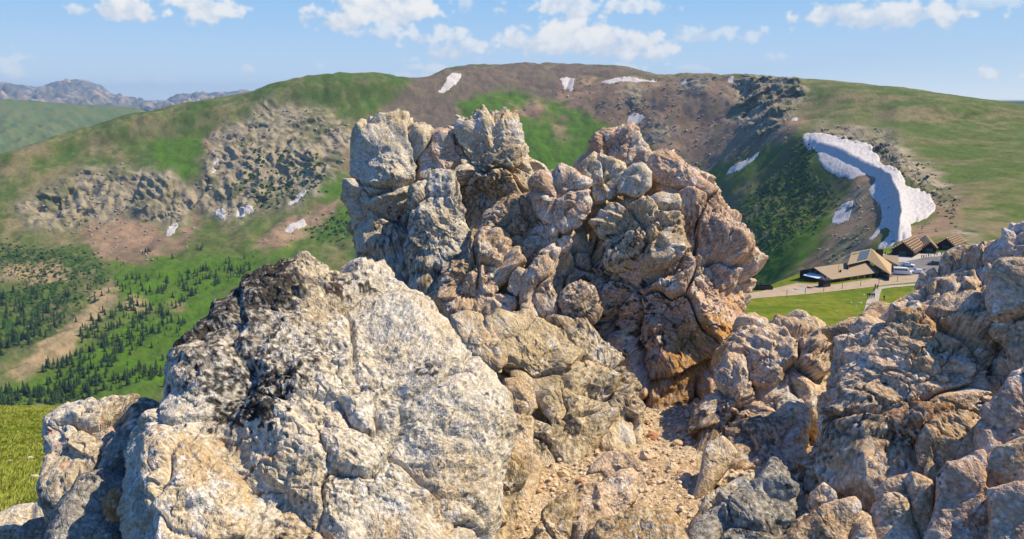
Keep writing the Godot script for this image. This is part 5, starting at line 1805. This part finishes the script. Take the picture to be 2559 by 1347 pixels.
	part("tower_wall", box_mesh(Vector3(2.9, 4.6, 2.6)), shingled(0x3a3430, 11, 0.5), tower, Vector3(0, 1.2, -1.3))
	part("tower_cap", box_mesh(Vector3(3.5, 0.35, 3.1)), dark, tower, Vector3(0, 3.65, -1.3))
	for x in [-0.9, 0.9]:
		part("vent_pipe", box_mesh(Vector3(0.5, 0.6, 0.5)), plain(0x7a8088, 0.5), tower, Vector3(x, 4.1, -1.3))
	var S := at_height(2012, 735, PLAZA - 0.4)
	var shed := thing("low_shed", "low flat grey shed at the meadow's edge before the lodge", "shed", S, turn)
	part("shed_wall", box_mesh(Vector3(4.0, 2.4, 2.6)), shingled(0x4b4640, 12, 0.5), shed, Vector3(0, 0.1, -1.3))
	part("shed_roof", box_mesh(Vector3(4.5, 0.25, 3.1)), plain(0x8d8f90, 0.8), shed, Vector3(0, 1.43, -1.3))
	var wl := thing("ramp_wall", "sloping pale wall joining the low shed to the dark tower", "wall", S, turn)
	var q0 := S + Vector3(1.5, 0, -2.2)
	var q1 := C + Vector3(-1.7, 0, -0.9)
	world_part("wall_face", wall_slab(q0, q1, PLAZA - 2.0, PLAZA + 1.6, PLAZA + 0.2, 0.5), shingled(0x8a7a68, 13, 0.5), wl)
	world_part("wall_coping", quad_slab(Vector3(q0.x, PLAZA + 1.75, q0.z - 0.4), Vector3(q1.x, PLAZA + 0.35, q1.z - 0.4), Vector3(q1.x, PLAZA + 0.35, q1.z + 0.4), Vector3(q0.x, PLAZA + 1.75, q0.z + 0.4), 0.14), stone, wl)
	var D := at_height(1906, 727, PLAZA)
	var bin := thing("waste_container", "dark open waste container at the end of the service road", "container", D, turn - 0.35)
	var steel := plain(0x2b2a28, 0.6)
	for z in [-1.1, 1.1]:
		part("side_panel", quad_slab(Vector3(-3.0, 1.8, z - 0.06), Vector3(3.0, 1.8, z - 0.06), Vector3(3.0, 1.8, z + 0.06), Vector3(-3.0, 1.8, z + 0.06), 1.8), steel, bin)
		for k in 6:
			part("rib", box_mesh(Vector3(0.12, 1.6, 0.1)), steel, bin, Vector3(-2.6 + k * 1.04, 0.9, z + signf(z) * 0.1))
	for x in [-2.94, 2.94]:
		part("end_panel", box_mesh(Vector3(0.1, 1.7, 2.08)), steel, bin, Vector3(x, 0.9, 0))
	part("floor_panel", box_mesh(Vector3(5.7, 0.1, 2.0)), steel, bin, Vector3(0, 0.3, 0))
	# posts along the road
	var post := box_mesh(Vector3(0.12, 2.4, 0.12))
	for k in 7:
		var u := 1966.0 + k * 46.0
		var p := hill_hit(u, 742.0 - k * 6.2)
		var o := thing("road_post", ["first", "second", "third", "fourth", "fifth", "sixth", "seventh"][k] + " thin post from the left along the service road", "post", p, 0.0, "posts along the service road")
		part("shaft", post, plain(0x6b5a48), o, Vector3(0, 0.9, 0))
		part("cap", box_mesh(Vector3(0.18, 0.12, 0.18)), plain(0x8a7a60), o, Vector3(0, 2.14, 0))

# ---------------------------------------------------------------- vehicles
func loft(sections: Array) -> ArrayMesh:
	# sections: [x, y_low, y_high, half width low, half width high]; a closed body along x
	var st := SurfaceTool.new()
	st.begin(Mesh.PRIMITIVE_TRIANGLES)
	st.set_smooth_group(-1)
	var ring := func(s: Array) -> Array:
		return [Vector3(s[0], s[1], s[3]), Vector3(s[0], lerpf(s[1], s[2], 0.45), s[3] * 1.03), Vector3(s[0], lerpf(s[1], s[2], 0.9), s[4]), Vector3(s[0], s[2], s[4] * 0.86), Vector3(s[0], s[2], -s[4] * 0.86), Vector3(s[0], lerpf(s[1], s[2], 0.9), -s[4]), Vector3(s[0], lerpf(s[1], s[2], 0.45), -s[3] * 1.03), Vector3(s[0], s[1], -s[3])]
	for k in sections.size() - 1:
		var a: Array = ring.call(sections[k])
		var b: Array = ring.call(sections[k + 1])
		for i in 8:
			var j := (i + 1) % 8
			for q in [a[i], b[i], b[j], a[i], b[j], a[j]]:
				st.add_vertex(q)
	for e in [0, sections.size() - 1]:
		var r: Array = ring.call(sections[e])
		for i in range(1, 7):
			var t := [r[0], r[i], r[i + 1]] if e == 0 else [r[0], r[i + 1], r[i]]
			for q in t:
				st.add_vertex(q)
	st.generate_normals()
	return st.commit()

func vehicle(called: String, label: String, where: Vector3, turn: float, van: bool, paint: Color) -> void:
	var o := thing(called, label, "van" if van else "car", where, turn, "vehicles on the parking lot")
	var body := StandardMaterial3D.new()
	body.albedo_color = paint
	body.roughness = 0.3
	body.clearcoat_enabled = true
	var glass := plain(0x161b20, 0.1)
	var rubber := plain(0x1c1c1c, 0.9)
	var rim_m := plain(0x9a9da0, 0.4, 0.6)
	var L := 3.1 if van else 2.25
	if van:
		part("body", loft([[-L, 0.45, 2.5, 0.92, 0.88], [-L + 0.15, 0.38, 2.65, 0.98, 0.92], [1.3, 0.38, 2.65, 0.98, 0.92], [1.8, 0.38, 2.4, 0.98, 0.86], [2.35, 0.38, 1.5, 0.98, 0.9], [L - 0.1, 0.4, 1.2, 0.95, 0.86], [L, 0.5, 1.0, 0.9, 0.8]]), body, o)
		for s in [-1.0, 1.0]:
			for k in 5:
				part("side_window", box_mesh(Vector3(0.78, 0.62, 0.03)), glass, o, Vector3(-2.45 + k * 0.88, 1.85, s * 0.975))
		part("windscreen", quad_slab(Vector3(1.84, 2.36, -0.72), Vector3(1.84, 2.36, 0.72), Vector3(2.36, 1.56, 0.78), Vector3(2.36, 1.56, -0.78), 0.03), glass, o)
	else:
		part("body", loft([[-L, 0.45, 0.95, 0.8, 0.78], [-L + 0.1, 0.32, 1.05, 0.88, 0.84], [-0.9, 0.28, 1.08, 0.9, 0.86], [1.0, 0.28, 1.05, 0.9, 0.86], [L - 0.15, 0.32, 0.85, 0.86, 0.78], [L, 0.42, 0.7, 0.78, 0.7]]), body, o)
		part("cabin", loft([[-2.0, 1.0, 1.12, 0.78, 0.7], [-1.6, 1.0, 1.62, 0.8, 0.66], [0.2, 1.0, 1.66, 0.8, 0.66], [1.1, 1.0, 1.08, 0.8, 0.72]]), body, o)
		for s in [-1.0, 1.0]:
			for k in 2:
				part("side_window", box_mesh(Vector3(0.85, 0.38, 0.06)), glass, o, Vector3(-1.15 + k * 0.95, 1.33, s * 0.75), Vector3(-s * 0.18, 0, 0))
		part("windscreen", quad_slab(Vector3(0.28, 1.64, -0.6), Vector3(0.28, 1.64, 0.6), Vector3(1.02, 1.14, 0.7), Vector3(1.02, 1.14, -0.7), 0.04), glass, o)
		part("rear_window", quad_slab(Vector3(-1.98, 1.2, -0.64), Vector3(-1.98, 1.2, 0.64), Vector3(-1.66, 1.58, 0.6), Vector3(-1.66, 1.58, -0.6), 0.04), glass, o)
	for x in [-L * 0.62, L * 0.64]:
		for s in [-1.0, 1.0]:
			var c := CylinderMesh.new()
			c.top_radius = 0.34
			c.bottom_radius = 0.34
			c.height = 0.22
			c.radial_segments = 16
			var wh := part("wheel", c, rubber, o, Vector3(x, 0.34, s * 0.84), Vector3(PI / 2.0, 0, 0))
			var rm := CylinderMesh.new()
			rm.top_radius = 0.2
			rm.bottom_radius = 0.2
			rm.height = 0.24
			rm.radial_segments = 12
			part("rim", rm, rim_m, wh)
	for s in [-0.62, 0.62]:
		part("headlight", box_mesh(Vector3(0.08, 0.16, 0.3)), plain(0xe8ecee, 0.2), o, Vector3(L - 0.02, 0.78, s))

func build_vehicles() -> void:
	var on := func(u: float, v: float) -> Vector3: return hill_hit(u, v) + Vector3(0, 0.16, 0)
	vehicle("passenger_van", "long white passenger van parked beside the visitor wing", on.call(2254, 687), deg_to_rad(-14), true, Color(0.86, 0.87, 0.88))
	vehicle("parked_car", "white estate car on the lot behind the van", on.call(2269, 667), deg_to_rad(-35), false, Color(0.85, 0.87, 0.9))
	vehicle("parked_car", "dark blue car farthest right on the lot", on.call(2333, 663), deg_to_rad(170), false, Color(0.06, 0.09, 0.13))
	vehicle("parked_car", "white low car in front of the van, near the outcrop", on.call(2290, 684), deg_to_rad(168), false, Color(0.85, 0.86, 0.88))
	vehicle("parked_car", "blue car half hidden behind the outcrop's edge", on.call(2312, 685), deg_to_rad(172), false, Color(0.12, 0.22, 0.42))

# ---------------------------------------------------------------- people
func smin(a: float, b: float, k: float) -> float:
	var h := clampf(0.5 + 0.5 * (b - a) / k, 0.0, 1.0)
	return lerpf(b, a, h) - k * h * (1.0 - h)

func capsule(p: Vector3, a: Vector3, b: Vector3, ra: float, rb: float) -> float:
	var ab := b - a
	var t := clampf((p - a).dot(ab) / ab.length_squared(), 0.0, 1.0)
	return (p - a - ab * t).length() - lerpf(ra, rb, t)

func person_mesh(pose: int, shirt: Color, legs: Color, hat: Color, pack: Color) -> ArrayMesh:
	var st := 0.16 if pose == 1 else 0.05
	var hipL := Vector3(0.09, 0.92, 0)
	var hipR := Vector3(-0.09, 0.92, 0)
	var kneeL := Vector3(0.10, 0.50, st * 0.9)
	var kneeR := Vector3(-0.10, 0.50, -st * 0.4)
	var footL := Vector3(0.11, 0.08, st)
	var footR := Vector3(-0.11, 0.08, -st * 1.3)
	var shL := Vector3(0.19, 1.42, 0)
	var shR := Vector3(-0.19, 1.42, 0)
	var elL := Vector3(0.26, 1.14, -st * 0.6)
	var elR := Vector3(-0.26, 1.14, st * 0.5)
	var haL := Vector3(0.25, 0.88, -st * 0.2)
	var haR := Vector3(-0.25, 0.88, st * 1.2)
	if pose == 2:
		haL = Vector3(0.10, 1.12, 0.24)
		haR = Vector3(-0.10, 1.12, 0.24)
	var bones := [[hipL, kneeL, 0.10, 0.065], [kneeL, footL, 0.062, 0.042], [hipR, kneeR, 0.10, 0.065], [kneeR, footR, 0.062, 0.042], [footL - Vector3(0, 0.04, 0), footL + Vector3(0, -0.04, 0.16), 0.045, 0.035], [footR - Vector3(0, 0.04, 0), footR + Vector3(0, -0.04, 0.16), 0.045, 0.035],
		[Vector3(0, 0.96, 0), Vector3(0, 1.36, 0), 0.15, 0.16], [shL, shR, 0.075, 0.075], [shL, elL, 0.06, 0.045], [elL, haL, 0.045, 0.032], [shR, elR, 0.06, 0.045], [elR, haR, 0.045, 0.032], [Vector3(0, 1.42, 0), Vector3(0, 1.54, 0.01), 0.055, 0.055], [Vector3(0, 1.60, 0.02), Vector3(0, 1.68, 0), 0.085, 0.10],
		[haL, haL + Vector3(0, -0.08, 0.02), 0.034, 0.026], [haR, haR + Vector3(0, -0.08, 0.02), 0.034, 0.026]]
	var field := func(p: Vector3) -> float:
		var d := 1e9
		for b in bones:
			d = smin(d, capsule(p, b[0], b[1], b[2], b[3]), 0.035)
		if pack.a > 0.0:
			d = smin(d, capsule(p, Vector3(0, 1.10, -0.20), Vector3(0, 1.36, -0.20), 0.13, 0.12), 0.02)
		return d
	var cell := 0.045
	var org := Vector3(-0.42, -0.05, -0.42)
	var nx := 19
	var ny := 42
	var nz := 21
	var f := PackedFloat32Array()
	f.resize(nx * ny * nz)
	for z in nz:
		for y in ny:
			for x in nx:
				f[(z * ny + y) * nx + x] = field.call(org + Vector3(x, y, z) * cell)
	var ids := PackedInt32Array()
	ids.resize(f.size())
	ids.fill(-1)
	var pos := PackedVector3Array()
	var nor := PackedVector3Array()
	var col := PackedColorArray()
	var corner := [0, 1, nx, nx + 1, nx * ny, nx * ny + 1, nx * ny + nx, nx * ny + nx + 1]
	var offs := [Vector3(0, 0, 0), Vector3(1, 0, 0), Vector3(0, 1, 0), Vector3(1, 1, 0), Vector3(0, 0, 1), Vector3(1, 0, 1), Vector3(0, 1, 1), Vector3(1, 1, 1)]
	var edges := [[0, 1], [2, 3], [4, 5], [6, 7], [0, 2], [1, 3], [4, 6], [5, 7], [0, 4], [1, 5], [2, 6], [3, 7]]
	for z in nz - 1:
		for y in ny - 1:
			for x in nx - 1:
				var k := (z * ny + y) * nx + x
				var sum := Vector3.ZERO
				var n := 0
				for e in edges:
					var a: float = f[k + corner[e[0]]]
					var b: float = f[k + corner[e[1]]]
					if (a < 0.0) != (b < 0.0):
						var o0: Vector3 = offs[e[0]]
						sum += o0.lerp(offs[e[1]], a / (a - b))
						n += 1
				if n == 0:
					continue
				var p := org + (Vector3(x, y, z) + sum / n) * cell
				ids[k] = pos.size()
				pos.append(p)
				var g := Vector3(f[k + 1] - f[k], f[k + nx] - f[k], f[k + nx * ny] - f[k])
				nor.append(g.normalized())
				var c := shirt
				if p.y < 0.95:
					c = legs
				if p.y < 0.12:
					c = Color(0.05, 0.04, 0.035)
				if p.y > 1.5:
					c = Color(0.46, 0.30, 0.22) if p.z > 0.02 and p.y < 1.66 else hat
				if absf(p.x) > 0.2 and p.y < 1.12 and p.y > 0.7:
					c = Color(0.46, 0.30, 0.22)
				if pack.a > 0.0 and p.z < -0.13 and p.y > 0.95 and p.y < 1.5:
					c = pack
				col.append(c)
	var idx := PackedInt32Array()
	var ax := [1, nx, nx * ny]
	for z in range(1, nz - 1):
		for y in range(1, ny - 1):
			for x in range(1, nx - 1):
				var k := (z * ny + y) * nx + x
				for a in 3:
					var s0: bool = f[k] < 0.0
					var s1: bool = f[k + ax[a]] < 0.0
					if s0 == s1:
						continue
					var b: int = ax[(a + 1) % 3]
					var c: int = ax[(a + 2) % 3]
					var q := [ids[k], ids[k - b], ids[k - b - c], ids[k - c]]
					if q.min() < 0:
						continue
					if s0:
						q.reverse()
					for i in [0, 1, 2, 0, 2, 3]:
						idx.append(q[i])
	return array_mesh(pos, nor, col, idx)

func build_people() -> void:
	var none := Color(0, 0, 0, 0)
	var dark := Color(0.03, 0.035, 0.045)
	var blue := Color(0.05, 0.10, 0.25)
	var white := Color(0.65, 0.65, 0.65)
	var red := Color(0.45, 0.10, 0.08)
	var khaki := Color(0.26, 0.21, 0.14)
	var kinds := [person_mesh(1, dark, dark, Color(0.04, 0.03, 0.02), Color(0.05, 0.06, 0.09)), person_mesh(0, white, dark, Color(0.10, 0.07, 0.04), none), person_mesh(2, blue, khaki, Color(0.05, 0.04, 0.03), none), person_mesh(1, red, dark, Color(0.6, 0.55, 0.45), none), person_mesh(0, Color(0.10, 0.12, 0.12), blue, Color(0.05, 0.04, 0.03), Color(0.08, 0.05, 0.05))]
	var mat := tinted(0.9)
	var list := [[2187, 723, 0, 160, "person in dark clothes walking up the path, left of a pair"], [2193, 724, 4, 170, "person in dark clothes on the path, right of a pair"], [2184, 733, 0, 20, "person in dark clothes alone on the path between pair and group"],
		[2168, 747, 4, 60, "leftmost person of the dark group low on the path"], [2172, 746, 0, 100, "second person from the left in the group low on the path"], [2176, 747, 2, 200, "person in blue in the middle of the group low on the path"], [2180, 746, 0, 250, "second person from the right in the group low on the path"], [2184, 747, 4, 300, "rightmost person of the group low on the path"], [2209, 753, 0, 40, "dark-clothed person apart, right of the group by the outcrop"],
		[2212, 640, 0, 90, "dark-clothed person left of the log store by the snow"], [2218, 641, 3, 20, "person in red left of the log store"], [2243, 646, 2, 70, "person in blue before the nearest lodge's gable"],
		[2303, 648, 0, 30, "leftmost person on the walkway before the log store"], [2308, 648, 4, 120, "person in dark coat beside the leftmost on the walkway"], [2314, 646, 1, 200, "person in white shirt on the walkway, left of a dark one"], [2320, 645, 0, 10, "dark person in the middle of the walkway crowd"], [2326, 644, 1, 50, "person in white shirt near the walkway's bend"], [2335, 642, 3, 90, "person in red top on the walkway"], [2341, 641, 1, 140, "person in white shirt second from right on the walkway"], [2352, 641, 0, 200, "rightmost dark person on the walkway"]]
	for p in list:
		var g := hill_hit(p[0], p[1])
		var o := MeshInstance3D.new()
		o.name = numbered("person")
		o.mesh = kinds[p[2]]
		o.material_override = mat
		o.position = g + Vector3(0, 0.12, 0)
		o.rotation.y = deg_to_rad(p[3])
		add_child(o)
		tag(o, p[4], "person", "people by the visitor centre")

func _ready() -> void:
	var cam := Camera3D.new()
	cam.name = "camera"
	cam.position = EYE
	cam.rotation_degrees = Vector3(PITCH, 0, 0)
	cam.fov = 2.0 * rad_to_deg(atan(673.5 / FOCAL))
	cam.near = 0.05
	cam.far = 60000.0
	add_child(cam)
	right_dir = cam.basis.x
	up_dir = cam.basis.y
	fwd_dir = -cam.basis.z
	var sun_az := deg_to_rad(79.0)
	var sun_el := deg_to_rad(51.0)
	var to_sun := Vector3(sin(sun_az) * cos(sun_el), sin(sun_el), -cos(sun_az) * cos(sun_el))
	var env := Environment.new()
	env.background_mode = Environment.BG_SKY
	env.sky = build_sky(to_sun)
	env.tonemap_mode = Environment.TONE_MAPPER_LINEAR
	env.tonemap_exposure = 1.45
	env.background_energy_multiplier = 0.64
	env.sdfgi_enabled = true
	env.ssao_enabled = true
	env.ssil_enabled = true
	env.fog_enabled = true
	env.fog_density = 0.00006
	env.fog_light_color = Color(0.64, 0.81, 1.0)
	var we := WorldEnvironment.new()
	we.name = "environment"
	we.environment = env
	add_child(we)
	var sun := DirectionalLight3D.new()
	sun.name = "sun"
	sun.light_energy = 1.6
	sun.light_angular_distance = 0.5
	sun.light_color = Color(1.0, 0.925, 0.79)
	sun.shadow_enabled = true
	add_child(sun)
	sun.look_at_from_position(to_sun * 50.0, Vector3.ZERO, Vector3.UP)
	var t0 := Time.get_ticks_msec()
	prepare_cirque()
	prepare_hill()
	build_cirque()
	far_ridge("far_hill", [-1200,330, -600,250, 0,249, 200,262, 330,270, 420,300, 700,420], 2300.0, 4200.0, 600.0, 30.0, 41, [Color(0.085, 0.125, 0.04), Color(0.12, 0.14, 0.05), Color(0.07, 0.11, 0.04)])
	far_ridge("distant_mountain", [-1500,190, -700,200, -300,215, 0,208, 90,218, 130,207, 185,200, 250,214, 285,238, 340,250, 400,262, 450,237, 480,234, 540,232, 610,228, 800,260, 1100,280], 7500.0, 12000.0, 300.0, 170.0, 43, [Color(0.20, 0.18, 0.15), Color(0.07, 0.08, 0.07), Color(0.36, 0.27, 0.21)])
	build_hill()
	prepare_rock()
	foreground_rocks()
	build_gravel()
	build_scatter()
	build_snow()
	build_trees()
	build_grass()
	build_plaza()
	build_visitor_centre()
	build_vehicles()
	build_people()
	print("terrain ", Time.get_ticks_msec() - t0)
